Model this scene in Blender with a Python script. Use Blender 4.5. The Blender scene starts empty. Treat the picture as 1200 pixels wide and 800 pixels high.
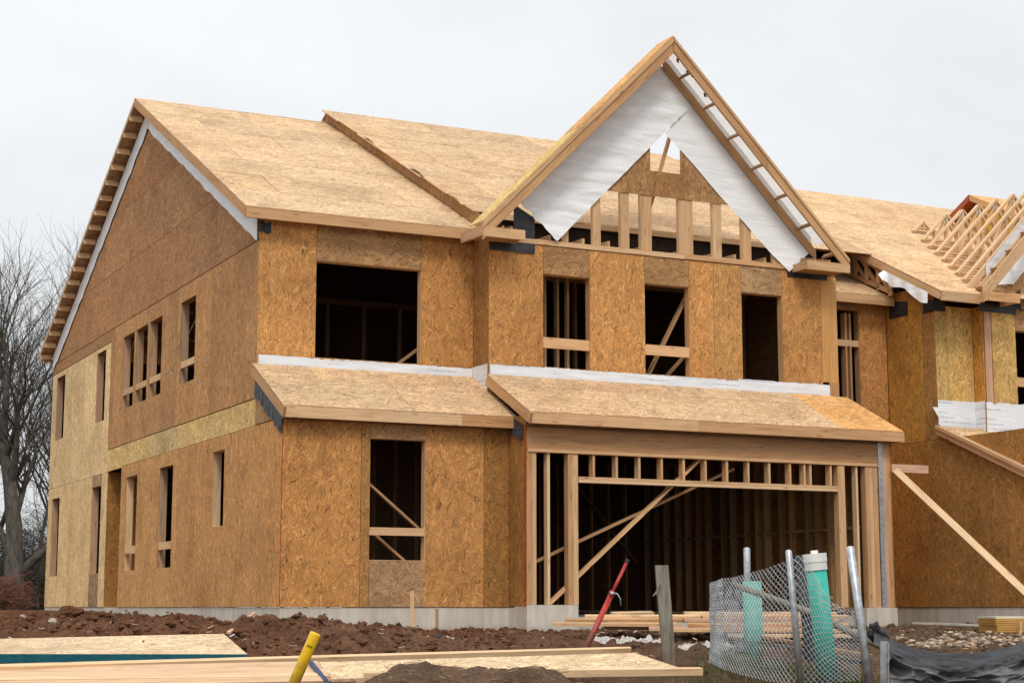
import bpy, math, random
from mathutils import Vector as V, Matrix, noise
R = random.Random(7)
scene = bpy.context.scene
col = scene.collection

# ------------------------------------------------------------------ materials
def nt(name):
    m = bpy.data.materials.new(name); m.use_nodes = True
    t = m.node_tree; t.nodes.clear()
    out = t.nodes.new('ShaderNodeOutputMaterial'); b = t.nodes.new('ShaderNodeBsdfPrincipled')
    t.links.new(b.outputs[0], out.inputs[0])
    return m, t, b
class NB:
    """tiny node helper"""
    def __init__(s, t): s.t = t
    def n(s, typ, **kw):
        x = s.t.nodes.new(typ)
        for k, v in kw.items():
            if k.startswith('i_'):
                key = k[2:]; key = int(key) if key.isdigit() else key.replace('_', ' ')
                s.set(x.inputs[key], v)
            else: setattr(x, k, v)
        return x
    def set(s, inp, v):
        if hasattr(v, 'is_linked') or isinstance(v, bpy.types.NodeSocket): s.t.links.new(v, inp)
        else: inp.default_value = v
    def math(s, op, a, b=0.0, c=None, clamp=False):
        x = s.n('ShaderNodeMath', operation=op, use_clamp=clamp); s.set(x.inputs[0], a); s.set(x.inputs[1], b)
        if c is not None: s.set(x.inputs[2], c)
        return x.outputs[0]
    def mix(s, fac, a, b, mode='MIX'):
        x = s.n('ShaderNodeMix', data_type='RGBA', blend_type=mode)
        s.set(x.inputs[0], fac); s.set(x.inputs[6], a); s.set(x.inputs[7], b); return x.outputs[2]
    def ramp(s, fac, stops, interp='LINEAR'):
        x = s.n('ShaderNodeValToRGB'); s.set(x.inputs[0], fac); r = x.color_ramp; r.interpolation = interp
        while len(r.elements) < len(stops): r.elements.new(0.5)
        for e, (p, c) in zip(r.elements, stops):
            e.position = p; e.color = c if len(c) == 4 else (*c, 1)
        return x.outputs[0]
    def noise(s, vec, scale, detail=3, rough=.55, dist=0.0):
        x = s.n('ShaderNodeTexNoise'); s.set(x.inputs['Vector'], vec); x.inputs['Scale'].default_value = scale
        x.inputs['Detail'].default_value = detail; x.inputs['Roughness'].default_value = rough; x.inputs['Distortion'].default_value = dist
        return x.outputs[0]
    def mapping(s, vec, scale=(1, 1, 1), rot=(0, 0, 0), loc=(0, 0, 0)):
        x = s.n('ShaderNodeMapping'); s.set(x.inputs[0], vec)
        x.inputs['Location'].default_value = loc; x.inputs['Rotation'].default_value = rot; x.inputs['Scale'].default_value = scale
        return x.outputs[0]
    def bump(s, h, strength, dist):
        x = s.n('ShaderNodeBump'); s.set(x.inputs['Height'], h); x.inputs['Strength'].default_value = strength; x.inputs['Distance'].default_value = dist
        return x.outputs[0]
def g(v): return (v, v, v)

def make_osb():
    m, t, b = nt('oriented_strand_board'); k = NB(t)
    uv = k.n('ShaderNodeUVMap').outputs[0]
    tint = k.n('ShaderNodeAttribute', attribute_name='tint').outputs[0]
    wob = k.n('ShaderNodeTexNoise', i_Scale=7.0, i_Detail=2.0); k.set(wob.inputs['Vector'], uv)
    w = k.n('ShaderNodeVectorMath', operation='SUBTRACT'); k.set(w.inputs[0], wob.outputs[1]); w.inputs[1].default_value = (.5, .5, .5)
    w2 = k.n('ShaderNodeVectorMath', operation='SCALE'); k.set(w2.inputs[0], w.outputs[0]); w2.inputs['Scale'].default_value = .10
    w3 = k.n('ShaderNodeVectorMath', operation='ADD'); k.set(w3.inputs[0], uv); k.set(w3.inputs[1], w2.outputs[0])
    layers = []
    for i, (rot, sx, sy) in enumerate([(.22, 8.0, 62), (-.62, 7.0, 56), (.95, 9.0, 64), (-.15, 6.0, 48), (-1.1, 9.5, 60)]):
        mp = k.mapping(w3.outputs[0], (sx, sy, 1), (0, 0, 0), (i * 3.7, i * 1.3, 0))
        r = k.n('ShaderNodeVectorRotate', rotation_type='Z_AXIS'); k.set(r.inputs['Vector'], w3.outputs[0]); r.inputs['Angle'].default_value = rot
        mp = k.mapping(r.outputs[0], (sx, sy, 1), (0, 0, 0), (i * 3.7, i * 1.3, 0))
        vo = k.n('ShaderNodeTexVoronoi', voronoi_dimensions='2D', feature='F1'); k.set(vo.inputs['Vector'], mp); vo.inputs['Scale'].default_value = 1
        sp = k.n('ShaderNodeSeparateColor'); k.set(sp.inputs[0], vo.outputs['Color'])
        layers.append((sp.outputs[0], sp.outputs[1], mp))
    val, pri = layers[0][0], layers[0][1]
    for v2, p2, _ in layers[1:]:
        c = k.math('GREATER_THAN', p2, pri)
        mx = k.n('ShaderNodeMix', data_type='FLOAT'); k.set(mx.inputs[0], c); k.set(mx.inputs[2], val); k.set(mx.inputs[3], v2); val = mx.outputs[0]
        pri = k.math('MAXIMUM', pri, p2)
    flake = k.ramp(val, [(0, g(.42)), (.06, g(.66)), (.2, g(.87)), (.55, g(.98)), (.8, g(1.10)), (.93, g(1.30)), (1, g(1.55))])
    grain = k.noise(k.mapping(w3.outputs[0], (9, 120, 1)), 1.0, 3, .6)
    grain = k.ramp(grain, [(.25, g(.84)), (.75, g(1.13))])
    # coarse mottling of the strand mat and stains
    mott = k.noise(k.mapping(w3.outputs[0], (5, 10, 1)), 1.0, 5, .68, 1.2)
    mott = k.ramp(mott, [(.28, g(.78)), (.5, g(1.0)), (.72, g(1.18))])
    stain = k.noise(uv, .8, 4, .6, .4)
    stain = k.ramp(stain, [(.3, (.76, .73, .70)), (.5, (.97, .97, .96)), (.8, (1.12, 1.11, 1.08))])
    c = k.mix(1.0, tint, flake, 'MULTIPLY'); c = k.mix(1.0, c, grain, 'MULTIPLY'); c = k.mix(1.0, c, mott, 'MULTIPLY'); c = k.mix(1.0, c, stain, 'MULTIPLY')
    # hue scatter: some flakes redder, some straw coloured
    hue = k.ramp(pri, [(.45, (1.04, .97, .88)), (.8, (1, 1, 1)), (1, (.98, 1.03, 1.08))])
    c = k.mix(1.0, c, hue, 'MULTIPLY')
    # nail heads in rows over the studs
    su = k.n('ShaderNodeSeparateXYZ'); k.set(su.inputs[0], uv)
    ju = k.math('MULTIPLY', k.noise(uv, 1.7, 1), .22)
    fv = k.math('LESS_THAN', k.math('FRACT', k.math('DIVIDE', k.math('ADD', su.outputs[1], k.math('MULTIPLY', ju, .08)), .406)), .042)
    fu = k.math('LESS_THAN', k.math('FRACT', k.math('DIVIDE', k.math('ADD', su.outputs[0], ju), .24)), .075)
    c = k.mix(k.math('MULTIPLY', k.math('MULTIPLY', fv, fu), .62), c, (.03, .018, .01, 1))
    k.set(b.inputs['Base Color'], c); b.inputs['Roughness'].default_value = .82; b.inputs['Specular IOR Level'].default_value = .18
    k.set(b.inputs['Normal'], k.bump(val, .5, .003))
    return m
def make_lumber(name='sawn_lumber', dirty=0.0):
    m, t, b = nt(name); k = NB(t)
    uv = k.n('ShaderNodeUVMap').outputs[0]
    tint = k.n('ShaderNodeAttribute', attribute_name='tint').outputs[0]
    gr = k.noise(k.mapping(uv, (1.6, 46, 1)), 1.0, 4, .6, .5)
    gr = k.ramp(gr, [(.25, g(.74)), (.5, g(1.0)), (.78, g(1.16))])
    wv = k.noise(k.mapping(uv, (.9, 7, 1)), 1.0, 3, .6, 1.0)
    wv = k.ramp(wv, [(.3, (.80, .74, .68)), (.5, (1, 1, 1)), (.75, (1.1, 1.1, 1.12))])
    vo = k.n('ShaderNodeTexVoronoi', voronoi_dimensions='2D'); k.set(vo.inputs['Vector'], k.mapping(uv, (1.5, 8.5, 1))); vo.inputs['Scale'].default_value = 1
    sp_ = k.n('ShaderNodeSeparateColor'); k.set(sp_.inputs[0], vo.outputs['Color'])
    dd_ = k.math('ADD', vo.outputs['Distance'], k.math('MULTIPLY', k.math('GREATER_THAN', sp_.outputs[0], .3), 1.0))
    kn = k.ramp(dd_, [(.0, (.42, .30, .22)), (.06, (.6, .5, .42)), (.12, (1, 1, 1))])
    c = k.mix(1.0, tint, gr, 'MULTIPLY'); c = k.mix(1.0, c, wv, 'MULTIPLY'); c = k.mix(.8, c, kn, 'MULTIPLY')
    if dirty:
        dn = k.ramp(k.noise(uv, 3.0, 5, .7), [(.45, g(0)), (.7, g(1))])
        c = k.mix(k.math('MULTIPLY', dn, dirty), c, (.11, .07, .045, 1))
    k.set(b.inputs['Base Color'], c); b.inputs['Roughness'].default_value = .75; b.inputs['Specular IOR Level'].default_value = .22
    k.set(b.inputs['Normal'], k.bump(gr, .25, .002))
    return m
def make_plain(name, c0, c1, scale, rough=.8, spec=.3, bump=0, bdist=.01, metal=0, detail=4, stretch=(1, 1, 1)):
    m, t, b = nt(name); k = NB(t)
    p = k.mapping(k.n('ShaderNodeTexCoord').outputs['Object'], stretch)
    n_ = k.noise(p, scale, detail, .6, .3)
    k.set(b.inputs['Base Color'], k.ramp(n_, [(.3, c0), (.7, c1)]))
    b.inputs['Roughness'].default_value = rough; b.inputs['Specular IOR Level'].default_value = spec; b.inputs['Metallic'].default_value = metal
    if bump: k.set(b.inputs['Normal'], k.bump(k.noise(p, scale * 2.3, 4, .65), bump, bdist))
    return m
def muddy(m, z0, z1, amt=.85):
    t = m.node_tree; k = NB(t); b = [n for n in t.nodes if n.type == 'BSDF_PRINCIPLED'][0]
    src = b.inputs['Base Color'].links[0].from_socket; p = k.n('ShaderNodeTexCoord').outputs['Object']
    z = k.n('ShaderNodeSeparateXYZ'); k.set(z.inputs[0], p)
    mr = k.n('ShaderNodeMapRange'); k.set(mr.inputs[0], k.math('ADD', z.outputs[2], k.math('MULTIPLY', k.math('SUBTRACT', k.noise(p, 11, 5, .7), .5), (z1 - z0) * 2.2)))
    mr.inputs[1].default_value = z0; mr.inputs[2].default_value = z1; mr.inputs[3].default_value = amt; mr.inputs[4].default_value = 0
    sp = k.ramp(k.noise(p, 45, 3, .6), [(.66, g(0)), (.72, g(.6))])
    c = k.mix(k.math('MAXIMUM', mr.outputs[0], k.math('MULTIPLY', sp, .5)), src, (.16, .095, .058, 1))
    k.set(b.inputs['Base Color'], c); return m
def make_concrete():
    m, t, b = nt('poured_concrete'); k = NB(t)
    p = k.n('ShaderNodeTexCoord').outputs['Object']
    a = k.ramp(k.noise(p, 1.4, 5, .65, .4), [(.3, (.50, .455, .385)), (.7, (.68, .63, .55))])
    s = k.ramp(k.noise(k.mapping(p, (7, 7, .9)), 1.0, 4, .6), [(.35, (.86, .83, .79)), (.6, (1, 1, 1))])
    f = k.ramp(k.noise(p, 60, 3, .6), [(.3, g(.86)), (.7, g(1.08))])
    z = k.n('ShaderNodeSeparateXYZ'); k.set(z.inputs[0], p)
    zr = k.n('ShaderNodeMapRange'); k.set(zr.inputs[0], k.math('ADD', z.outputs[2], k.math('MULTIPLY', k.noise(p, 5, 3), .22)))
    zr.inputs[1].default_value = -.34; zr.inputs[2].default_value = -.16; zr.inputs[3].default_value = 0; zr.inputs[4].default_value = 1
    c = k.mix(1, a, s, 'MULTIPLY'); c = k.mix(1, c, f, 'MULTIPLY')
    c = k.mix(zr.outputs[0], k.mix(.55, c, (.13, .08, .05, 1)), c)
    k.set(b.inputs['Base Color'], c); b.inputs['Roughness'].default_value = .9; b.inputs['Specular IOR Level'].default_value = .2
    k.set(b.inputs['Normal'], k.bump(k.noise(p, 35, 4), .3, .004))
    return m
def make_wrap(name, c0, c1, printed=0.0, ripples=1.0):
    m, t, b = nt(name); k = NB(t)
    uv = k.n('ShaderNodeUVMap').outputs[0]
    a = k.noise(k.mapping(k.n('ShaderNodeTexCoord').outputs['Object'], (1.3, 1.3, 7)), 1.0, 4, .5, .6)
    c = k.ramp(a, [(.3, c0), (.7, c1)])
    if printed:
        ln = k.n('ShaderNodeSeparateXYZ'); k.set(ln.inputs[0], uv)
        row = k.math('LESS_THAN', k.math('PINGPONG', ln.outputs[1], .045), .011)
        blk = k.math('GREATER_THAN', k.noise(k.mapping(uv, (1.1, 5, 1)), 1.0, 0), .55)
        let = k.math('GREATER_THAN', k.noise(k.mapping(uv, (42, 120, 1)), 1.0, 1), .5)
        f = k.math('MULTIPLY', k.math('MULTIPLY', row, blk), let)
        c = k.mix(k.math('MULTIPLY', f, printed), c, (.18, .22, .34, 1))
    k.set(b.inputs['Base Color'], c); b.inputs['Roughness'].default_value = .48; b.inputs['Specular IOR Level'].default_value = .35
    k.set(b.inputs['Normal'], k.bump(k.math('ADD', a, k.math('MULTIPLY', k.noise(uv, 22, 3), .25)), .6 * ripples, .03))
    return m
def make_dirt(name, dark=1.0):
    m, t, b = nt(name); k = NB(t)
    p = k.n('ShaderNodeTexCoord').outputs['Object']
    tint = k.n('ShaderNodeAttribute', attribute_name='tint').outputs[0]
    a = k.ramp(k.noise(p, 2.2, 6, .7, .5), [(.3, g(.55)), (.52, g(1.0)), (.75, g(1.5))])
    f = k.ramp(k.noise(p, 34, 5, .75), [(.3, (.42, .39, .37)), (.58, (1.0, 1.0, 1.0)), (.78, (2.0, 1.9, 1.78))])
    c = k.mix(1, tint, a, 'MULTIPLY'); c = k.mix(1, c, f, 'MULTIPLY')
    k.set(b.inputs['Base Color'], c); b.inputs['Roughness'].default_value = .95; b.inputs['Specular IOR Level'].default_value = .12
    h = k.math('ADD', k.noise(p, 16, 6, .75), k.math('MULTIPLY', k.noise(p, 60, 4, .7), .4))
    k.set(b.inputs['Normal'], k.bump(h, 1.0, .09))
    return m
def make_tint(name, rough=.8, spec=.25, scale=9, amp=.25):
    m, t, b = nt(name); k = NB(t)
    p = k.n('ShaderNodeTexCoord').outputs['Object']
    tint = k.n('ShaderNodeAttribute', attribute_name='tint').outputs[0]
    a = k.ramp(k.noise(p, scale, 4, .65), [(.3, g(1 - amp)), (.7, g(1 + amp))])
    k.set(b.inputs['Base Color'], k.mix(1, tint, a, 'MULTIPLY')); b.inputs['Roughness'].default_value = rough; b.inputs['Specular IOR Level'].default_value = spec
    return m
OSB = make_osb(); LUM = make_lumber(); LUMD = make_lumber('muddy_lumber', .55)
CONC = make_concrete()
WRAP = make_wrap('white_house_wrap', (.80, .81, .82), (.91, .915, .92), 0)
THIN = make_wrap('thin_translucent_wrap', (.84, .845, .85), (.92, .92, .92), 0, .5)
_t = THIN.node_tree; _tr = _t.nodes.new('ShaderNodeBsdfTranslucent'); _tr.inputs[0].default_value = (.9, .89, .87, 1)
_mx = _t.nodes.new('ShaderNodeMixShader'); _mx.inputs[0].default_value = .6
_p = [n for n in _t.nodes if n.type == 'BSDF_PRINCIPLED'][0]; _o = [n for n in _t.nodes if n.type == 'OUTPUT_MATERIAL'][0]
_t.links.new(_p.outputs[0], _mx.inputs[1]); _t.links.new(_tr.outputs[0], _mx.inputs[2]); _t.links.new(_mx.outputs[0], _o.inputs[0])
MEMB = make_wrap('white_flashing_membrane', (.68, .71, .75), (.82, .84, .87), .8, .6)
FELT = make_wrap('black_felt', (.016, .017, .02), (.05, .053, .06), 0, 1.0)
STEEL = make_plain('galvanised_steel', (.30, .32, .34), (.56, .58, .60), 14, .42, .5, .15, .003, .75)
WIRE = make_plain('galvanised_wire', (.42, .44, .46), (.62, .64, .66), 14, .45, .5, 0, 0, .6)
RED = make_plain('worn_red_paint', (.30, .012, .010), (.52, .03, .022), 9, .4, .5)
YEL = make_plain('scuffed_yellow_plastic', (.70, .41, .006), (.84, .53, .012), 7, .4, .45)
TEAL = make_plain('green_sewer_pipe', (.012, .36, .27), (.03, .48, .37), 5, .45, .4)
PALETEAL = make_plain('dusty_green_pipe', (.12, .42, .36), (.22, .50, .43), 5, .55, .4)
WHITEPVC = make_plain('white_plastic', (.62, .62, .58), (.80, .80, .76), 6, .45, .4)
GREYWOOD = make_plain('weathered_wood', (.13, .115, .09), (.33, .30, .25), 3.0, .85, .2, .5, .006, 0, 5, (9, 9, .8))
BARK = make_plain('bark', (.055, .048, .040), (.15, .135, .115), 9, .95, .1, .5, .02, 0, 4, (1, 1, .3))
TWIG = make_plain('twig_bark', (.050, .043, .037), (.125, .108, .092), 4, .95, .1)
BLUEP = make_plain('blue_green_edge_paint', (.004, .075, .11), (.012, .13, .165), 4, .6, .3, 0, 0, 0, 4, (.6, 5, 5))
SILT = make_wrap('black_silt_fabric', (.010, .010, .012), (.035, .035, .04), 0, 1.2)
FILM = make_wrap('grey_plastic_film', (.035, .036, .04), (.19, .195, .205), 0, 1.6)
CRUMP = make_plain('crumpled_white_film', (.34, .29, .25), (.62, .58, .55), 9, .5, .4, .5, .02)
DIRT = make_dirt('turned_soil')
CLOD = make_dirt('soil_clods')
STONE = make_tint('pale_stone', .9, .2, 20, .3)
BLADE = make_tint('grass_blade', .7, .2, 3, .3)
for _m, _a, _b in ((RED, -.5, -.1), (YEL, -.8, -.45), (TEAL, -.85, -.45), (PALETEAL, -.75, -.3), (STEEL, -1.0, -.5), (GREYWOOD, -.7, -.2)): muddy(_m, _a, _b)
STRAP = make_plain('blue_strap', (.02, .04, .10), (.035, .07, .16), 5, .5, .3)

# ------------------------------------------------------------------ mesh builder
def vv(a): return a if isinstance(a, V) else V(a)
class MB:
    def __init__(s): s.v = []; s.f = []; s.uv = []; s.c = []; s.mi = []
    def face(s, pts, uvs, tint=(.5, .5, .5), mi=0):
        i = len(s.v); s.v += [tuple(p) for p in pts]; s.f.append(tuple(range(i, i + len(pts)))); s.uv += list(uvs); s.c.append((tint, len(pts))); s.mi.append(mi)
    def frame_box(s, o, ax, ay, az, L, W, H, tint, mi=0):
        """box from corner o, axes ax (long) ay az, UV along ax"""
        ou, ov = R.uniform(0, 40), R.uniform(0, 40)
        P = lambda x, y, z: o + ax * x + ay * y + az * z
        for (q, u) in (([(0,0,0),(0,W,0),(L,W,0),(L,0,0)], 'xy'), ([(0,0,H),(L,0,H),(L,W,H),(0,W,H)], 'xy'),
                       ([(0,0,0),(L,0,0),(L,0,H),(0,0,H)], 'xz'), ([(0,W,0),(0,W,H),(L,W,H),(L,W,0)], 'xz'),
                       ([(0,0,0),(0,0,H),(0,W,H),(0,W,0)], 'zy'), ([(L,0,0),(L,W,0),(L,W,H),(L,0,H)], 'zy')):
            k = {'xy': (0, 1, 0), 'xz': (0, 2, .31), 'zy': (2, 1, .77)}[u]
            s.face([P(*c) for c in q], [(c[k[0]] * (1 if u != 'zy' else .15) + ou, c[k[1]] + ov + k[2]) for c in q], tint, mi)
    def box(s, x0, x1, y0, y1, z0, z1, tint, mi=0):
        d = [x1 - x0, y1 - y0, z1 - z0]; k = d.index(max(d)); E = [V((1,0,0)), V((0,1,0)), V((0,0,1))]
        a, b_, c = k, (k + 1) % 3, (k + 2) % 3
        s.frame_box(V((x0, y0, z0)), E[a], E[b_], E[c], d[a], d[b_], d[c], tint, mi)
    def bar(s, p0, p1, w, h, up=(0, 0, 1), tint=(.5, .5, .5), mi=0):
        p0, p1 = vv(p0), vv(p1); ax = (p1 - p0); L = ax.length; ax.normalize()
        up = vv(up); ay = up.cross(ax).normalized(); az = ax.cross(ay).normalized()
        s.frame_box(p0 - ay * w / 2 - az * h / 2, ax, ay, az, L, w, h, tint, mi)
    def prism(s, pts, n, t, tint, uvf, mi=0):
        """front polygon pts (CCW seen from n), extruded backwards by t"""
        n = vv(n).normalized(); B = [p - n * t for p in pts]
        s.face(pts, [uvf(p) for p in pts], tint, mi); s.face(B[::-1], [uvf(p) for p in B[::-1]], tint, mi)
        for i in range(len(pts)):
            a, b_ = pts[i], pts[(i + 1) % len(pts)]; c, d = B[(i + 1) % len(pts)], B[i]
            L = (b_ - a).length; q = R.uniform(0, 9)
            s.face([b_, a, d, c], [(q, q), (q + L, q), (q + L, q + t), (q, q + t)], tint, mi)
    def tube(s, pts, rad, n=8, tint=(.5, .5, .5), cap=True, mi=0):
        pts = [vv(p) for p in pts]; rings = []; ref = None
        for i, p in enumerate(pts):
            d = (pts[min(i + 1, len(pts) - 1)] - pts[max(i - 1, 0)]).normalized()
            if ref is None: ref = d.orthogonal().normalized()
            a = (ref - d * ref.dot(d))
            a = a.normalized() if a.length > 1e-4 else d.orthogonal().normalized()
            ref = a; b_ = d.cross(a); r = rad[i] if isinstance(rad, (list, tuple)) else rad
            rings.append([p + (a * math.cos(2 * math.pi * j / n) + b_ * math.sin(2 * math.pi * j / n)) * r for j in range(n)])
        i0 = len(s.v)
        for rg in rings: s.v += [tuple(q) for q in rg]
        l = 0
        for i in range(len(rings) - 1):
            L = (pts[i + 1] - pts[i]).length
            for j in range(n):
                j2 = (j + 1) % n
                s.f.append((i0 + i * n + j, i0 + i * n + j2, i0 + (i + 1) * n + j2, i0 + (i + 1) * n + j))
                s.uv += [(l, j / n), (l, (j + 1) / n), (l + L, (j + 1) / n), (l + L, j / n)]; s.c.append((tint, 4)); s.mi.append(mi)
            l += L
        if cap:
            for k, rv in ((0, True), (len(rings) - 1, False)):
                ids = [i0 + k * n + j for j in range(n)]
                s.f.append(tuple(ids[::-1] if rv else ids)); s.uv += [(0, 0)] * n; s.c.append((tint, n)); s.mi.append(mi)
    def grid(s, fn, nu, nv, tint=(.5, .5, .5), uvs=(1, 1), mi=0, skip=None):
        i0 = len(s.v)
        for i in range(nu + 1):
            for j in range(nv + 1): s.v.append(tuple(fn(i / nu, j / nv)))
        for i in range(nu):
            for j in range(nv):
                if skip and skip(i / nu, j / nv): continue
                q = [(i, j), (i + 1, j), (i + 1, j + 1), (i, j + 1)]
                s.f.append(tuple(i0 + a * (nv + 1) + b_ for a, b_ in q)); s.uv += [(a / nu * uvs[0], b_ / nv * uvs[1]) for a, b_ in q]; s.c.append((tint, 4)); s.mi.append(mi)
    def lump(s, c, r, tint, flat=.75, n=7, mi=0):
        """small irregular rock or clod"""
        c = vv(c); ph = R.uniform(0, 6.28); i0 = len(s.v); A = []
        sx, sy = R.uniform(.75, 1.3), R.uniform(.75, 1.3)
        lev = [(-.55, .7), (.15, 1.0), (.62, .68)]
        for z, q in lev:
            for j in range(n):
                a = ph + 2 * math.pi * j / n; rr = r * q * R.uniform(.72, 1.25)
                A.append(c + V((math.cos(a) * rr * sx, math.sin(a) * rr * sy, (z + R.uniform(-.2, .2)) * r * flat)))
        A.append(c + V((R.uniform(-.2, .2) * r, R.uniform(-.2, .2) * r, r * flat * R.uniform(.75, 1.05))))
        s.v += [tuple(p) for p in A]
        fs = []
        for l in range(2):
            for j in range(n): fs.append((i0 + l * n + j, i0 + l * n + (j + 1) % n, i0 + (l + 1) * n + (j + 1) % n, i0 + (l + 1) * n + j))
        for j in range(n): fs.append((i0 + 2 * n + j, i0 + 2 * n + (j + 1) % n, i0 + 3 * n))
        for f in fs: s.f.append(f); s.uv += [(0, 0)] * len(f); s.c.append((tint, len(f))); s.mi.append(mi)
    def build(s, name, mats, parent=None, smooth=False):
        me = bpy.data.meshes.new(name); me.from_pydata(s.v, [], s.f)
        if not isinstance(mats, (list, tuple)): mats = [mats]
        for m in mats: me.materials.append(m)
        u = me.uv_layers.new(name='UVMap'); u.data.foreach_set('uv', [x for p in s.uv for x in p])
        ca = me.color_attributes.new('tint', 'FLOAT_COLOR', 'CORNER'); fl = []
        for tint, n in s.c: fl += [tint[0], tint[1], tint[2], 1.0] * n
        ca.data.foreach_set('color', fl)
        me.polygons.foreach_set('material_index', s.mi)
        if smooth: me.polygons.foreach_set('use_smooth', [True] * len(s.f))
        me.update()
        o = bpy.data.objects.new(name, me); col.objects.link(o)
        if parent is not None: o.parent = parent; o.matrix_parent_inverse = Matrix()
        return o
def tag(o, label=None, cat=None, group=None, kind=None):
    if label: o['label'] = label
    if cat: o['category'] = cat
    if group: o['group'] = group
    if kind: o['kind'] = kind
    return o
def empty(name, label, cat, group=None):
    o = bpy.data.objects.new(name, None); col.objects.link(o); o.empty_display_size = .3
    return tag(o, label, cat, group)

# tints (albedo) -------------------------------------------------------------
def jit(c, a=.07):
    k = 1 + R.uniform(-a, a); h = R.uniform(-a, a) * .35
    return (c[0] * k * (1 + h), c[1] * k, c[2] * k * (1 - h))
W_FRONT = (.56, .268, .09); W_LEFT = (.60, .305, .112); W_GABLE = (.43, .215, .092); W_PALE = (.80, .545, .27)
W_YEL = (.74, .50, .20); W_HEAD = (.44, .245, .11); W_ORANGE = (.55, .265, .055); W_SIDE = (.40, .19, .055); W_U2 = (.60, .38, .135)
ROOF = (.62, .41, .235); ROOF_O = (.72, .39, .15); SHADE_IN = (.20, .11, .052)  # interior boards get a darker tint that holds the room shade
L_TAN = (.62, .39, .21); L_ORG = (.54, .305, .145); L_PALE = (.71, .49, .285); L_BROWN = (.42, .245, .125); L_PINK = (.60, .37, .25); L_IN = (.46, .27, .13)  # indoor lumber tone is darkened in colour for room shade
def lum(c=L_TAN, a=.14): return jit(c, a)

# ------------------------------------------------------------------ sheathing helpers
def sub_rect(r, o):
    a0, a1, z0, z1 = r; b0, b1, y0, y1 = o
    if b0 >= a1 or b1 <= a0 or y0 >= z1 or y1 <= z0: return [r]
    out = []
    if b0 > a0: out.append((a0, b0, z0, z1))
    if b1 < a1: out.append((b1, a1, z0, z1))
    m0, m1 = max(a0, b0), min(a1, b1)
    if y0 > z0: out.append((m0, m1, z0, y0))
    if y1 < z1: out.append((m0, m1, y1, z1))
    return out
def clip(poly, hp):
    """keep p.a*A + p.z*B <= C"""
    A, B, C_ = hp; out = []
    for i in range(len(poly)):
        p, q = poly[i], poly[(i + 1) % len(poly)]
        fp, fq = A * p[0] + B * p[1] - C_, A * q[0] + B * q[1] - C_
        if fp <= 0: out.append(p)
        if fp * fq < 0:
            t = fp / (fp - fq); out.append((p[0] + (q[0] - p[0]) * t, p[1] + (q[1] - p[1]) * t))
    return out
class Frame:
    """wall plane: point(a, z) = o + u*a + z"""
    def __init__(s, o, u, n): s.o = V(o); s.u = V(u); s.n = V(n)
    def p(s, a, z, off=0): return s.o + s.u * a + V((0, 0, z)) + s.n * off
def sheath(mb, fr, panels, openings=(), hps=(), t=.012, gap=.0035):
    flip = fr.u.cross(V((0, 0, 1))).dot(fr.n) < 0
    for a0, a1, z0, z1, tint, ori in panels:
        rects = [(a0 + gap, a1 - gap, z0 + gap, z1 - gap)]
        for o in openings: rects = [q for r in rects for q in sub_rect(r, o)]
        tt = jit(tint, .085); off = (R.uniform(0, 50), R.uniform(0, 50)); pr = R.uniform(-.0012, .0012)
        for r in rects:
            poly = [(r[0], r[2]), (r[1], r[2]), (r[1], r[3]), (r[0], r[3])]
            for h in hps:
                poly = clip(poly, h)
                if len(poly) < 3: break
            if len(poly) < 3: continue
            pts = [fr.p(a, z, pr) for a, z in poly]
            if flip: pts = pts[::-1]
            def uvf(p, fr=fr, ori=ori, off=off):
                a = (p - fr.o).dot(fr.u); z = p.z
                return (z + off[0], a + off[1]) if ori == 'v' else (a + off[0], z + off[1])
            mb.prism(pts, fr.n, t, tt, uvf)
def window(fr, parent, a0, a1, z0, z1, board=None, tint=L_TAN, depth=.14, sill=True):
    """rough opening framing: jamb studs, sill and header behind the sheathing, and a board nailed across"""
    mb = MB(); e = .003; o = -.014
    def bx(A0, A1, Z0, Z1, d, tn, mbx=mb, oo=o):
        P = [fr.p(A0, Z0, oo), fr.p(A1, Z1, oo - d)]
        lo = [min(P[0][i], P[1][i]) for i in range(3)]; hi = [max(P[0][i], P[1][i]) for i in range(3)]
        mbx.box(lo[0], hi[0], lo[1], hi[1], lo[2], hi[2], tn)
    bx(a0 - .04, a0 + e, z0 - .04, z1 + .04, depth, lum(tint)); bx(a1 - e, a1 + .04, z0 - .04, z1 + .04, depth, lum(tint))
    bx(a0 + e + .001, a1 - e - .001, z1 - e, z1 + .09, depth, lum(tint))
    if sill: bx(a0 + e + .001, a1 - e - .001, z0 - .04, z0 + e, depth, lum(tint))
    w = mb.build('window_frame', LUM, parent)
    if board:
        cb = MB(); bx(a0 + e + .001, a1 - e - .001, board[0], board[1], .04, lum(L_TAN), cb, o - .002)
        cb.build('cross_board', LUM, parent)
    return w
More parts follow.
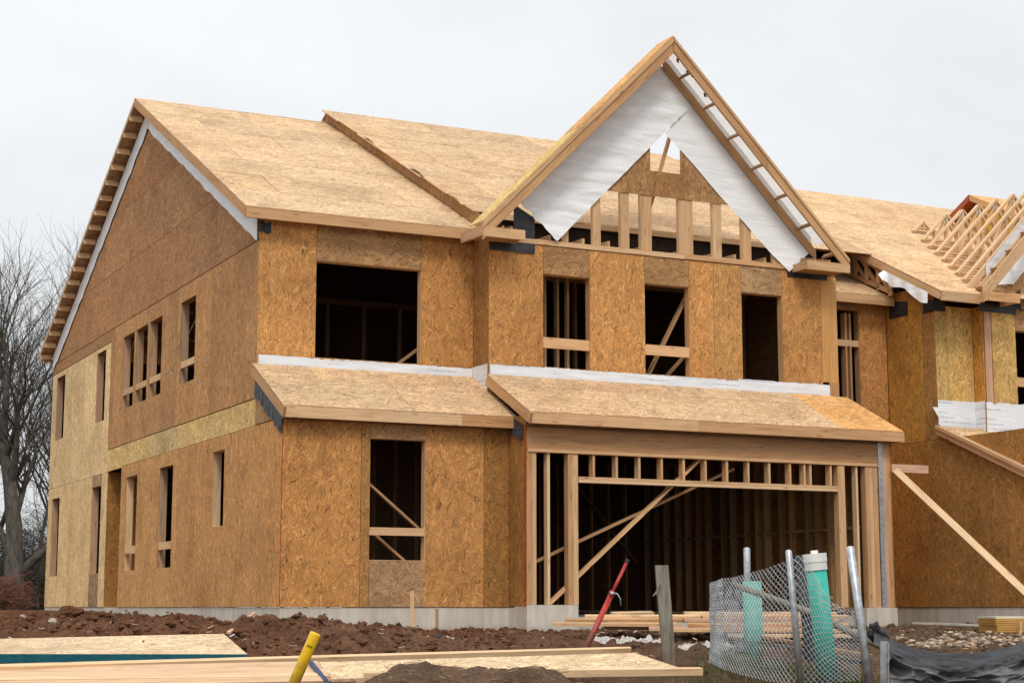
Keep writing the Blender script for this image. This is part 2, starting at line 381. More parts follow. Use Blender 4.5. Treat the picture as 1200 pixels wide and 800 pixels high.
def slope_plane(mb, x0, x1, p0, p1, tint, t=.016, course=1.22, length=2.44, orange=None, ragged=0):
    """roof sheathing from (y,z) p0 up to p1, X from x0 to x1; strands run along X"""
    d = V((0, p1[0] - p0[0], p1[1] - p0[1])); L = d.length; d.normalize()
    n = V((1, 0, 0)).cross(d)
    if n.z < 0: n = -n
    o = V((0, p0[0], p0[1])); v = 0; row = 0
    while v < L - .01:
        v1 = min(v + course, L); x = x0 - (row % 2) * length / 2 - .3
        while x < x1:
            a, b_ = max(x, x0), min(x + length, x1)
            if b_ - a > .01:
                tt = jit(tint, .085)
                if orange and a >= orange - 1.3 and b_ > orange: tt = jit(ROOF_O, .03)
                rg = R.uniform(0, ragged) if (ragged and a == x0) else 0
                oo = R.uniform(-.002, .002); of = (R.uniform(0, 40), R.uniform(0, 40)); gp = .0045
                pts = [V((a + (gp if a > x0 else -rg), 0, 0)) + o + d * (v + gp) + n * oo, V((b_ - gp, 0, 0)) + o + d * (v + gp) + n * oo,
                       V((b_ - gp, 0, 0)) + o + d * (v1 - gp) + n * oo, V((a + (gp if a > x0 else -rg), 0, 0)) + o + d * (v1 - gp) + n * oo]
                if (pts[1] - pts[0]).cross(pts[3] - pts[0]).dot(n) < 0: pts = pts[::-1]
                mb.prism(pts, n, t, tt, lambda p, of=of, d=d, o=o: (p.x + of[0], (p - o).dot(d) + of[1]))
            x += length
        v = v1; row += 1

# =================================================================== HOUSE 1
H = empty('unfinished_house', 'large unfinished two storey house of bare board sheathing with tall front gable and open garage', 'house', 'row of unfinished houses')
XG, YG, YB, YM, YR, XP = 3.79, -.62, .77, 1.38, 17.65, 12.48
# --- foundation
mb = MB(); C3 = (.4, .4, .4)
mb.box(.016, .3, 0.016, YR, -1.6, -.004, C3)                       # side stem wall
mb.box(.3, XG, .016, .3, -1.6, -.004, C3)                          # front stem wall
mb.box(XG + .002, 4.69, YG - .02, -.2, -1.6, .035, C3)                     # pier left of garage door
mb.box(10.27, 10.92, YG - .02, -.2, -1.6, -.008, C3)               # pier right of garage door
mb.box(XG + .004, 4.0, -.2, .3, -1.6, -.006, C3)
mb.box(10.6, 10.9, -.2, 1.36, -1.6, -.006, C3)
mb.box(10.9, XP, 1.4, 1.7, -1.6, -.006, C3)
mb.box(4.69, 10.27, -.32, -.2, -1.6, -.15, C3)                     # sill under the door
mb.build('foundation', CONC, H)
mb = MB(); mb.box(.3, 10.6, .3, 1.5, -.5, -.12, (.10, .095, .09)); mb.box(.3, XP - .03, 1.502, YR - .05, -.5, -.12, (.10, .095, .09)); mb.box(4.0, 10.6, -.2, .3, -.5, -.125, (.1, .095, .09)); mb.build('floor', make_tint('garage_slab'), H)  # slab tint darkened so the shade indoors is in its colour
mb = MB()
mb.box(.16, XP - .03, 1.4, YR - .2, 3.02, 3.05, SHADE_IN); mb.box(XG + .05, 10.4, YB + .16, 1.398, 3.02, 3.05, SHADE_IN)
tag(mb.build('floor', OSB, H), 'upper floor deck with room shade put into its board colour')
# --- side (gable) wall, plane X = 0, facing -X
FL = Frame((0, 0, 0), (0, 1, 0), (-1, 0, 0))
up = [(5.0, 6.0, 4.0, 5.52, (4.30, 4.42)), (7.34, 8.27, 4.0, 5.5, (4.28, 4.4)), (8.42, 9.36, 4.0, 5.5, (4.28, 4.4)), (9.5, 10.44, 4.0, 5.5, (4.28, 4.4)), (12.0, 12.87, 3.94, 5.47, None), (16.2, 17.16, 3.93, 5.44, None)]
lo = [(16.3, 17.2, .71, 2.54, None), (12.0, 12.9, .7, 2.55, None), (8.9, 9.8, .71, 2.57, (1.04, 1.19)), (6.23, 7.2, .71, 2.57, (1.05, 1.19)), (3.0, 3.69, 1.33, 2.59, None)]
door = (10.24, 11.47, -.1, 2.8)
ops = [w[:4] for w in up + lo] + [door]
pn = []
ys = [0, 1.04, 2.26, 3.48, 4.70, 5.92, 7.14, 8.36, 9.58, 10.24]
for a, b_ in zip(ys, ys[1:]): pn.append((a, b_, 0, 2.83, W_LEFT if a > .5 else (.60, .30, .105), 'v'))
pn += [(10.24, 11.55, 2.8, 3.26, W_YEL, 'h'), (1.38, 6.0, 2.83, 3.26, W_YEL, 'h'), (6.0, 8.1, 2.83, 3.26, (.60, .43, .20), 'h'), (8.1, 10.24, 2.83, 3.26, W_YEL, 'h')]
ys = [1.38, 2.1, 4.0, 5.0, 6.2, 7.3, 8.34, 9.43, 10.6, 11.2, 11.55]
for a, b_ in zip(ys, ys[1:]): pn.append((a, b_, 3.27, 5.82, (.51, .265, .107), 'v'))
ys = [11.47, 12.0, 12.9, 14.3, 15.5, 16.7, YR]
pn += [(11.47, 12.0, 0, 2.8, W_PALE, 'v'), (12.0, 12.9, 0, .7, (.37, .22, .12), 'h'), (12.0, 12.9, 2.55, 2.8, (.40, .24, .13), 'h')]
for a, b_ in [(12.9, 15.3), (15.3, YR)]: pn.append((a, b_, 0, 2.8, W_PALE, 'v'))
pn += [(11.55, 13.98, 2.8, 5.56, W_PALE, 'v'), (13.98, YR, 2.8, 5.56, W_PALE, 'v')]
# upper gable field, boards laid flat, clipped under both slopes
sf, sr = .4975, .4486
hps = [(-sf, 1, 10.17 - sf * 8.91 - .12), (sr, 1, 10.17 + sr * 8.91 - .12)]
z = 5.83
for i, h in enumerate([1.22, 1.22, 1.22, 1.2]):
    x = 1.38 - (i % 2) * 1.22
    while x < YR:
        a0, a1 = max(x, 1.38), min(x + 2.44, YR)
        zz0 = z
        pn.append((a0, a1, zz0, z + h, W_GABLE, 'h')); x += 2.44
    z += h
pn.append((11.55, YR, 5.57, 5.82, W_GABLE, 'h'))
mb = MB(); sheath(mb, FL, pn, ops, hps)
# low corner piece running up under the porch roof
sheath(mb, FL, [(0, 1.375, 2.84, 3.62, (.40, .23, .11), 'v')], (), [(-.52, 1, 2.82)])
w1 = mb.build('wall', OSB, H); tag(w1, 'long gable wall with ten narrow window openings, pale at its far end')
for q in up + lo: window(FL, w1, *q, tint=L_PALE if q[0] in (3.0, 8.9) else (.47, .30, .185))
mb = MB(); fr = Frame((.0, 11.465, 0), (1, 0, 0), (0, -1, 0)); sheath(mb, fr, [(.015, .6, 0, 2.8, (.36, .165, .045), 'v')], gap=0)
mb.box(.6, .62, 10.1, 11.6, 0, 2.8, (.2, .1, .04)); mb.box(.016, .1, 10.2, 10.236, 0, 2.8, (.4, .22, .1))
mb.build('door_recess', OSB, w1)
# rear wall and party wall, seen only from inside
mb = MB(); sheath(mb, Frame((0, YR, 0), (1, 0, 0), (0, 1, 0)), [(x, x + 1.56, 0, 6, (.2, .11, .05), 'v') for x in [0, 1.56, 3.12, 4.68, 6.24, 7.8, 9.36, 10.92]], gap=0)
sheath(mb, Frame((XP - .06, 1.4, 0), (0, 1, 0), (-1, 0, 0)), [(0, 16.2, 0, 9.5, SHADE_IN, 'v')], (), [(-.5, 1, 6.0), (.45, 1, 13.9)], gap=0)
tag(mb.build('wall', OSB, H), 'inner faces of the rear and party walls, coloured dark for room shade')
# --- front main wall upper storey, plane Y = YM
FM = Frame((0, YM, 0), (1, 0, 0), (0, -1, 0))
mb = MB(); o1 = (.98, 2.83, 3.98, 5.57)
sheath(mb, FM, [(0, .98, 3.4, 6.30, W_FRONT, 'v'), (.98, 2.83, 5.57, 6.30, W_HEAD, 'h'), (.98, 2.83, 3.4, 3.98, W_FRONT, 'h'), (2.83, XG, 3.4, 6.3, W_FRONT, 'v')])
wm = mb.build('wall', OSB, H); window(FM, wm, *o1)
# return and bay, plane Y = YB
mb = MB()
sheath(mb, Frame((XG, YB, 0), (0, 1, 0), (-1, 0, 0)), [(.002, YM - YB, 3.4, 6.3, (.37, .18, .06), 'v')])  # recess shade is painted into the return's darker tint
FB = Frame((0, YB, 0), (1, 0, 0), (0, -1, 0))
bw = [(4.81, 5.70, 3.98, 5.57, (4.31, 4.49)), (6.79, 7.69, 3.98, 5.57, (4.32, 4.5)), (8.79, 9.66, 3.98, 5.57, None)]
pn = [(XG, 4.81, 3.4, 6.06, W_FRONT, 'v'), (4.81, 5.70, 5.57, 6.06, W_HEAD, 'h'), (5.70, 6.79, 3.4, 6.06, W_FRONT, 'v'), (6.79, 7.69, 5.57, 6.06, W_HEAD, 'h'),
      (7.69, 8.2, 3.4, 6.06, W_FRONT, 'v'), (8.2, 8.79, 3.4, 6.06, (.53, .28, .10), 'v'), (8.79, 9.66, 5.57, 6.06, (.50, .30, .15), 'h'),
      (9.66, 10.52, 3.4, 6.06, W_FRONT, 'v'), (4.81, 5.7, 3.4, 3.98, W_FRONT, 'h'), (6.79, 7.69, 3.4, 3.98, W_FRONT, 'h'), (8.79, 9.66, 3.4, 3.98, W_FRONT, 'h')]
sheath(mb, FB, pn)
sheath(mb, Frame((10.86, YB, 0), (0, 1, 0), (1, 0, 0)), [(.02, YM - YB, 3.0, 6.06, W_FRONT, 'v')])
wb = mb.build('wall', OSB, H); tag(wb, 'projecting bay wall with three window openings under the tall gable')
for q in bw: window(FB, wb, *q, tint=L_ORG)
mb = MB(); mb.box(10.524, 10.87, YB + .001, YB + .03, 4.05, 6.0, (.60, .32, .115)); mb.box(10.66, 10.874, YB - .002, YB + .02, 3.5, 4.05, W_HEAD)
tag(mb.build('corner_strip', make_lumber('orange_plywood'), wb), 'orange plywood strip at the bay corner')
mb = MB()
mb.box(XG + .02, 10.6, YB + .02, YB + .14, 6.07, 6.16, lum(L_TAN)); mb.box(XG + .3, 7.6, YB - .02, YB + .02, 6.065, 6.145, lum(L_TAN)); mb.box(7.602, 10.5, YB - .022, YB + .018, 6.07, 6.16, lum(L_ORG))
mb.build('top_plate', LUM, H)
# small stretch of main wall right of the bay
FS = Frame((0, YM + .003, 0), (1, 0, 0), (0, -1, 0)); mb = MB()
sheath(mb, FS, [(11.83, XP - .005, 0.0, 5.85, W_FRONT, 'v'), (10.88, 11.33, 0, 5.85, W_FRONT, 'v'), (11.33, 11.83, 0, 3.6, W_FRONT, 'v'), (11.33, 11.83, 5.56, 5.85, W_HEAD, 'h')])
ws = mb.build('wall', OSB, H); window(FS, ws, 11.33, 11.83, 3.6, 5.56, (4.86, 4.98), tint=L_BROWN)
mb = MB(); mb.box(11.52, 11.56, YM + .02, YM + .16, 3.6, 5.5, lum(L_BROWN)); mb.box(11.62, 11.66, YM + .02, YM + .16, 3.6, 5.5, lum(L_BROWN)); mb.build('stud', LUM, ws)
# --- ground floor porch front, plane Y = 0
FP = Frame((0, 0, 0), (1, 0, 0), (0, -1, 0)); mb = MB()
sheath(mb, FP, [(.001, 1.27, 0, 2.95, W_FRONT, 'v'), (1.27, 1.42, 0, 2.95, (.44, .215, .07), 'v'), (1.42, 2.35, 2.57, 2.95, W_HEAD, 'h'), (1.42, 2.35, 0, .71, (.42, .24, .12), 'h'), (2.33, 3.35, 0, 2.95, W_FRONT, 'v'), (3.35, XG, 0, 2.95, (.38, .18, .05), 'v')], [(2.33, 2.351, .71, 2.57)])
sheath(mb, Frame((XG, YG, 0), (0, 1, 0), (-1, 0, 0)), [(.0, -YG - .002, .01, 3.0, (.38, .175, .05), 'v')])
mb.box(XG - .022, XG - .013, YG - .003, YG + .02, .02, 2.85, (.42, .05, .02)); mb.box(-.004, .006, -.006, .004, .02, 2.85, (.40, .08, .03)); wp = mb.build('wall', OSB, H); tag(wp, 'orange brown ground floor wall with one tall window opening'); window(FP, wp, 1.42, 2.34, .71, 2.57, (1.09, 1.21))
mb = MB(); mb.bar((1.3, .2, 2.02), (2.3, .2, 1.22), .038, .09, (0, 1, 0), lum(L_BROWN)); mb.bar((1.5, .26, 1.19), (2.3, .26, .55), .038, .09, (0, 1, 0), lum(L_BROWN)); mb.build('brace', LUM, wp)
mb = MB(); mb.bar((6.95, YB + .3, 3.9), (7.86, YB + .3, 5.55), .038, .12, (0, 1, 0), lum(L_BROWN)); mb.bar((7.2, YB + .36, 3.8), (7.9, YB + .36, 4.5), .038, .09, (0, 1, 0), lum(L_BROWN)); mb.build('brace', LUM, wb)
mb = MB(); mb.bar((2.2, YM + .5, 3.72), (3.3, YM + .5, 4.55), .038, .12, (0, 1, 0), lum(L_BROWN)); mb.build('brace', LUM, wm)
# --- garage front framing
G = MB(); 
def one(name, parent, mat, fn, label=None):
    m_ = MB(); fn(m_); o = m_.build(name, mat, parent); 
    if label: o['label'] = label
    return o
gf = one('garage_frame', H, LUM, lambda m: (m.box(XG + .02, 10.62, YG + .002, YG + .14, 2.46, 2.80, lum(L_BROWN)), m.box(XG + .02, 10.6, YG - .018, YG + .14, 2.41, 2.458, lum(L_TAN)), m.box(XG + .02, 10.95, YG + .03, YG + .14, 2.802, 2.9, lum(L_BROWN))))
for x0, x1, c, z0, fd in [(3.80, 3.90, L_ORG, .04, 0), (3.902, 3.97, L_TAN, .04, .01), (4.17, 4.215, L_PALE, .04, .02), (4.53, 4.62, L_ORG, .04, 0), (4.622, 4.71, L_TAN, .04, .006), (9.76, 9.90, L_TAN, -.003, 0), (10.15, 10.19, L_PALE, -.003, .02),
                          (10.34, 10.42, L_ORG, -.003, 0), (10.422, 10.50, L_TAN, -.003, .006), (10.502, 10.6, L_ORG, -.003, .002), (10.71, 10.79, L_PINK, -.003, .0), (10.792, 10.88, L_ORG, -.003, .008)]:
    one('stud', gf, LUM, lambda m: m.box(x0, x1, YG + fd, YG + .14, z0, 2.405 if x1 < 10.65 else 2.83, lum(c, .06)))
one('strap', gf, STEEL, lambda m: m.box(10.615, 10.705, YG - .012, YG + .02, .0, 2.83, C3), 'galvanised steel strap')
one('door_header', gf, LUM, lambda m: (m.box(4.72, 9.75, YG - .004, YG + .14, 1.955, 2.0, lum(L_PALE, .03)), m.box(4.72, 9.75, YG + .0, YG + .138, 2.003, 2.048, lum(L_TAN, .03))))
for x in [5.0, 5.42, 5.84, 6.26, 6.68, 7.1, 7.52, 7.94, 8.36, 8.78, 9.08, 9.2, 9.62]:
    one('cripple_stud', gf, LUM, lambda m: m.box(x - .02, x + .02, YG + .01, YG + .14, 2.052, 2.405, lum(L_TAN)))
one('brace', gf, LUM, lambda m: m.bar((4.27, YG + .18, .05), (7.08, YG + .18, 2.42), .038, .13, (0, 1, 0), lum(L_TAN)))
one('brace', gf, LUM, lambda m: m.bar((4.05, -.28, .68), (7.85, -.28, 2.30), .038, .10, (0, 1, 0), lum(L_BROWN)))
one('ledger_board', gf, LUM, lambda m: m.box(10.92, 11.72, YG + .0, YG + .04, 2.33, 2.47, lum(L_PINK)))
mb = MB(); sheath(mb, Frame((10.9, YG, 0), (0, 1, 0), (1, 0, 0)), [(.0, 1.95, -.0, 2.9, W_FRONT, 'v')]); mb.build('wall', OSB, H)
# --- inside: garage linings and stud walls
mb = MB(); mb.box(XG - .03, XG - .015, .3, 7.4, -.1, 3.0, SHADE_IN); mb.box(XG - .03, 10.7, 7.4, 7.42, -.1, 3.0, (.10, .055, .03)); mb.box(10.62, 10.64, -.4, 7.4, -.1, 3.0, (.30, .165, .07))  # garage shade sits in these tints, deepest on the back board
tag(mb.build('lining', OSB, H), 'boards lining the garage, indoor shade painted into their colour')
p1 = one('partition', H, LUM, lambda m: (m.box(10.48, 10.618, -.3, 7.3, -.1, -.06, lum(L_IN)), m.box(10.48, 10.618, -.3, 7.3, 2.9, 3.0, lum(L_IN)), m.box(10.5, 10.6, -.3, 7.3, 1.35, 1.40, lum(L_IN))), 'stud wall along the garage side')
for i in range(19):
    jj = R.uniform(-.09, .09)
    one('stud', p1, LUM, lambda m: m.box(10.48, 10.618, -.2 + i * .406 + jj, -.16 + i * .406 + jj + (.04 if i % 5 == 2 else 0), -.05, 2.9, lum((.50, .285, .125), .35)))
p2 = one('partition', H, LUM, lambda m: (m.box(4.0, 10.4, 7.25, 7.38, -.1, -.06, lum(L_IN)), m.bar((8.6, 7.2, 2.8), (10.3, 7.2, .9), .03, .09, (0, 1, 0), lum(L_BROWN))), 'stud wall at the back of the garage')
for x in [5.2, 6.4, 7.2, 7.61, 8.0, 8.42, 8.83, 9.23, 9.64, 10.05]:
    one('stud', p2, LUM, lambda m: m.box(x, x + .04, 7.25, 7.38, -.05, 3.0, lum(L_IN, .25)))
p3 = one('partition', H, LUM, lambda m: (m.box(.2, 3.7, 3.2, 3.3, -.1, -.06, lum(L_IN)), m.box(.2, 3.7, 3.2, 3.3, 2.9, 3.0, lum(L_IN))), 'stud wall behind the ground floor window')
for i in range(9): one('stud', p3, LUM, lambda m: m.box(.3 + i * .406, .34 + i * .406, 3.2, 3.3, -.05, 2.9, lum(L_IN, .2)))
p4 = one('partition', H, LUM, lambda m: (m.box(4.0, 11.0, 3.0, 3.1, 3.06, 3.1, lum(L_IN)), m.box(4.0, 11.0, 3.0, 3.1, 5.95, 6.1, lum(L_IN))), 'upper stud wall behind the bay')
for x in [4.9, 5.3, 5.55, 5.75, 6.2, 6.6, 9.9, 10.3, 10.7, 11.0]: one('stud', p4, LUM, lambda m: m.box(x, x + .04, 3.0 if x > 6 else 1.7, 3.1 if x > 6 else 1.8, 3.06, 5.95, lum(L_IN if x > 6 else (.55, .34, .17), .2)))  # studs by the bay window tinted lighter, as if window lit
p5 = one('partition', H, LUM, lambda m: (m.box(1.2, 6.0, 4.2, 4.3, 3.06, 3.1, lum((.17, .1, .05))), m.box(1.2, 6.0, 4.2, 4.3, 5.4, 5.5, lum((.12, .07, .035))), m.bar((2.2, 4.1, 3.2), (5.2, 4.1, 5.2), .04, .1, (0, 1, 0), lum((.17, .1, .05)))), 'stud wall deep inside the upper room')  # lumber dimmed by colour to read as deep room shade
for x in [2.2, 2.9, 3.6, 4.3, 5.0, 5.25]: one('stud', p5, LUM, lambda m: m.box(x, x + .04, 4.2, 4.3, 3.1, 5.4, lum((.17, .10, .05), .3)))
mb = MB(); mb.box(10.4, 10.42, YB + .2, 8, 3.06, 6.1, SHADE_IN); mb.box(XG, 10.4, 8.0, 8.02, 3.06, 6.1, (.1, .055, .03)); tag(mb.build('lining', OSB, H), 'boards of the upper rooms, indoor shade painted into their colour')
# --- main roof (left section), stepped higher section
rf = MB(); OV = -.3
slope_plane(rf, OV, 3.835, (1.15, 6.31), (8.91, 10.17), ROOF); slope_plane(rf, OV, 3.835, (18.05, 6.07), (8.905, 10.172), ROOF)
roof = rf.build('roof', OSB, H); tag(roof, 'lower left roof slope of pale sheathing')
one('fascia', roof, LUM, lambda m: (m.box(OV - .0, 3.75, 1.11, 1.149, 6.115, 6.29, lum(L_ORG)),))
def rake(m, x0, x1, p0, p1, drop, h, tint):
    """board on edge following the slope between (y,z) points"""
    m.bar(((x0 + x1) / 2, p0[0], p0[1] - drop - h / 2), ((x0 + x1) / 2, p1[0], p1[1] - drop - h / 2), x1 - x0, h, (0, 0, 1), tint)
one('rake_board', roof, LUM, lambda m: rake(m, OV, OV + .038, (1.15, 6.31), (8.9, 10.165), .022, .165, lum(L_ORG)))
one('rake_board', roof, LUM, lambda m: rake(m, OV, OV + .03, (18.0, 6.09), (8.92, 10.165), .022, .07, lum(L_PALE)))
for i in range(18):
    y = 9.3 + i * .5; zz = 10.17 - sr * (y - 8.91) - .15
    one('lookout', roof, LUM, lambda m: m.box(OV + .005, -.03, y, y + .04, zz - .05, zz + .06, lum((.80, .54, .30))))
for i in range(15):
    y = 8.5 - i * .5; zz = 10.17 - sf * (8.91 - y) - .035 - .075
    one('lookout', roof, LUM, lambda m: m.box(OV + .04, -.002, y, y + .04, zz - .062, zz + .062, lum(L_ORG)))
one('lookout', roof, LUM, lambda m: m.box(OV + .04, -.002, 17.9, 17.94, 5.93, 6.06, lum(L_TAN)))
# wrap turned over the top edge of the gable wall
def wrap_band(m, ya, za, yb, zb, w, n=40, amp=.02, seed=0, x=-.012):
    def f(u, v):
        y = ya + (yb - ya) * u; zt = za + (zb - za) * u
        e = amp * noise.noise(V((y * 2.1, seed, 0))) * 2 * v
        return V((x - .012 - .012 * noise.noise(V((y * 3, v * 2, seed))), y, zt - w * v + e))
    m.grid(f, n, 3, uvs=(abs(yb - ya), w))
one('soffit_wrap', roof, WRAP, lambda m: wrap_band(m, 1.42, 6.44 - .25, 8.91, 10.17 - .25, .38, 60, .03, 1))
one('soffit_wrap', roof, WRAP, lambda m: wrap_band(m, 17.62, 6.26 - .2, 8.91, 10.17 - .2, .42, 60, .05, 5))
# higher section
SP = .26
r2 = MB(); slope_plane(r2, 3.80, 12.2, (1.36, 6.675), (8.91, 10.17 + SP), (.60, .395, .225), ragged=.14); slope_plane(r2, 3.80, 12.2, (18.05, 6.07 + SP), (8.905, 10.172 + SP), ROOF)
r2o = r2.build('roof', OSB, H); tag(r2o, 'higher roof slope stepped up beside the left section')
mb = MB(); fr = Frame((3.84, 0, 0), (0, 1, 0), (-1, 0, 0))
y = 1.0
while y < 8.9:
    y1 = min(y + R.choice([.5, .8, 1.3]), 8.91)
    dz = .05
    sheath(mb, fr, [(y, y1, 6, 11, (.43, .235, .10), 'v')], (), [(-sf, 1, 10.17 + SP - sf * 8.91 - .016 - R.choice([0, .004, .03, .05])), (sf, -1, -(10.17 - sf * 8.91) - .002)]); y = y1
sheath(mb, fr, [(8.915, 18, 5, 11, (.43, .235, .10), 'v')], (), [(sr, 1, 10.17 + SP + sr * 8.91 - .018), (-sr, -1, -(10.17 + sr * 8.91) - .002)])
tag(mb.build('step_strip', OSB, r2o), 'narrow upright strip closing the step between the two roof sections')
for yy, L_, up_ in ((6.55, .75, .05), (4.2, 1.0, .075), (2.35, .6, .05)):
    zz = 10.17 + SP - sf * (8.91 - yy)
    one('lifted_sheet', r2o, OSB, lambda m: m.prism([V((3.72, yy - L_, zz - sf * L_ + .006)), V((4.1, yy - L_, zz - sf * L_ + .003)), V((4.1, yy, zz + .004)), V((3.70, yy - .12, zz - sf * .12 + up_)), V((3.745, yy - L_ * .5, zz - sf * L_ * .5 + up_ * .8))], (0, -sf, 1), .014, jit(ROOF), lambda p: (p.x, p.y)), 'corner of roof sheathing lifting over the step')
one('fascia', r2o, LUM, lambda m: m.box(4.3, 10.6, 1.325, 1.358, 6.57, 6.66, lum(L_PALE)))
for x in [4.4, 5.0, 5.65, 6.15, 6.9, 7.7, 8.35, 8.75, 9.4, 10.0]:
    one('rafter', r2o, LUM, lambda m: m.bar((x, YB + .12, 6.22), (x, 3.0, 6.3), .038, .12, (0, 0, 1), lum(L_TAN)))
mb = MB(); mb.box(3.9, 10.8, 1.42, 1.44, 5.9, 6.60, (.03, .02, .015)); slope_plane(mb, 3.9, 12.46, (1.5, 6.675), (8.91, 10.17 + SP - .07), SHADE_IN, course=9, length=20); slope_plane(mb, 3.9, 12.46, (17.9, 6.0 + SP), (8.905, 10.172 + SP - .07), SHADE_IN, course=12, length=20); tag(mb.build('lining', OSB, r2o), 'black sheet painted for eave shade and added attic sheets that block sky light')  # black sheet stands for eave shade; sloped sheets added against sky leaks
# lower eave right of the bay
r3 = MB(); slope_plane(r3, 10.6, 12.42, (1.08, 5.82), (6.0, 8.28), ROOF)
r3o = r3.build('roof', OSB, H); tag(r3o, 'short low eave between the tall gable and the neighbouring house')
one('fascia', r3o, LUM, lambda m: m.box(10.7, 12.42, 1.04, 1.078, 5.635, 5.80, lum(L_TAN)))
# --- porch roofs
def porch(name, x0, x1, yw, zw, ye, ze, orange=None, label=None):
    m = MB(); slope_plane(m, x0, orange or x1, (ye, ze), (yw, zw), ROOF)
    if orange: slope_plane(m, orange + .004, x1, (ye, ze), (yw, zw), ROOF_O)
    o = m.build('porch_roof', OSB, H)
    if label: o['label'] = label
    hf = .165; cx = (x0 + x1) / 2
    xs = x0 + R.uniform(2.8, 3.4)
    one('fascia', o, LUM, lambda m: (m.box(x0 + .04, xs, ye + .002, ye + .04, ze - .018 - hf, ze - .012, lum(L_TAN)), m.box(xs + .003, x1, ye + .001, ye + .039, ze - .018 - hf, ze - .012, lum(L_ORG))))
    one('rake_board', o, LUM, lambda m: rake(m, x0, x0 + .038, (ye, ze), (yw, zw), .02, .17, lum(L_ORG)))
    one('rake_board', o, LUM, lambda m: rake(m, x1 - .038, x1, (ye + .04, ze + .02), (yw, zw), .02, .17, lum(L_ORG)))
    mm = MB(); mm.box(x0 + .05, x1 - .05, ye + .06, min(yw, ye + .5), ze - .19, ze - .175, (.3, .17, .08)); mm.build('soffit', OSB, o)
    return o
po1 = porch('p', -.07, XG + .05, YM - .015, 3.82, -.22, 2.995, None, 'porch roof over the ground floor window')
po2 = porch('p', XG - .05, 11.03, YB - .015, 3.80, -.85, 3.02, 9.75, 'garage roof with orange boards at its right end')
def flashing(m, fr, a0, a1, z0, z1, seed, n=60, apron=.0, torn=.02):
    def f(u, v):
        a = a0 + (a1 - a0) * u
        zt = z1 + torn * noise.noise(V((u * n * .73, seed, 1))) * (1 if v == 1 else 0) + .012 * noise.noise(V((a * 1.3, seed, 3))) * v
        return fr.p(a, z0 + (zt - z0) * v, .006 + .007 * (1 + noise.noise(V((a * 2.5, v * 2, seed)))))
    m.grid(f, n * 1, 5, uvs=(a1 - a0, z1 - z0))
one('flashing', po1, MEMB, lambda m: (flashing(m, FM, .03, XG - .02, 3.80, 3.965, 2), flashing(m, Frame((XG, YB, 0), (0, 1, 0), (-1, 0, 0)), .02, .6, 3.44, 3.985, 4, 8, 0, 0)))
one('flashing', po2, MEMB, lambda m: (flashing(m, FB, XG + .02, 8.7, 3.79, 3.97, 6, 80), flashing(m, FB, 8.68, 10.66, 3.80, 4.0, 9, 24, 0, .02)))
# black felt strips hanging below the rakes
def felt(m, poly_fn, nu, nv, uvs): m.grid(poly_fn, nu, nv, uvs=uvs)
def felt_rake(m, x, ya, za, yb, zb, w):
    def f(u, v):
        y = ya + (yb - ya) * u; z = za + (zb - za) * u
        return V((x - .02 - .022 * (.5 + .5 * math.sin(u * 50)) * v, y - .02 * v * math.sin(u * 31), z - w * v * (1 + .15 * noise.noise(V((u * 9, 0, 0))))))
    m.grid(f, 48, 4, uvs=(1.6, .4))
one('felt_strip', po1, FELT, lambda m: felt_rake(m, 0.0, 1.36, 3.62, -.02, 2.88, .30))
one('felt_strip', po2, FELT, lambda m: felt_rake(m, XG, .1, 3.1, -.55, 2.84, .26))
one('felt_strip', roof, FELT, lambda m: m.grid(lambda u, v: V((-.01 + .2 * u, YM - .02 - .01 * math.sin(9 * u), 6.12 - .17 * v + .02 * math.sin(7 * u))), 6, 3, uvs=(.3, .2)))
# --- tall front gable: gable-end frame, ladder overhang, wrap
GX, GZ, GY = 7.13, 9.95, .27
gb = MB(); n8 = .012
# gable board above the studs, with a square hole
FBg = Frame((0, YB, 0), (1, 0, 0), (0, -1, 0))
sheath(gb, FBg, [(5.6, 6.35, 7.14, 9.6, W_HEAD, 'v'), (6.35, 7.0, 7.14, 9.6, (.38, .20, .085), 'v'), (7.0, 7.62, 7.14, 9.6, (.40, .205, .08), 'v'), (7.62, 8.8, 7.14, 9.6, W_HEAD, 'v')], [(6.93, 7.55, 7.6, 8.6)], [(-1, 1, GZ - GX - .85 + .05), (1, 1, GZ + GX - .85 + .05)])
gable = gb.build('gable_frame', OSB, H); tag(gable, 'open gable end with brown board above bare studs')
for x0, x1, zt in [(5.20, 5.30, 7.0), (5.78, 5.93, 7.16), (6.33, 6.50, 7.16), (6.73, 6.80, 7.16), (6.802, 6.95, 7.16), (7.51, 7.80, 7.16), (8.22, 8.29, 7.16), (8.292, 8.40, 7.16), (8.84, 9.03, 7.0), (9.5, 9.62, 6.6)]:
    one('stud', gable, LUM, lambda m: m.box(x0, x1, YB + .014, YB + .10, 6.162, zt, lum(L_TAN)))
one('brace', gable, LUM, lambda m: m.bar((6.98, YB + .25, 6.75), (7.62, YB + .25, 8.75), .038, .09, (0, 1, 0), lum(L_ORG)))
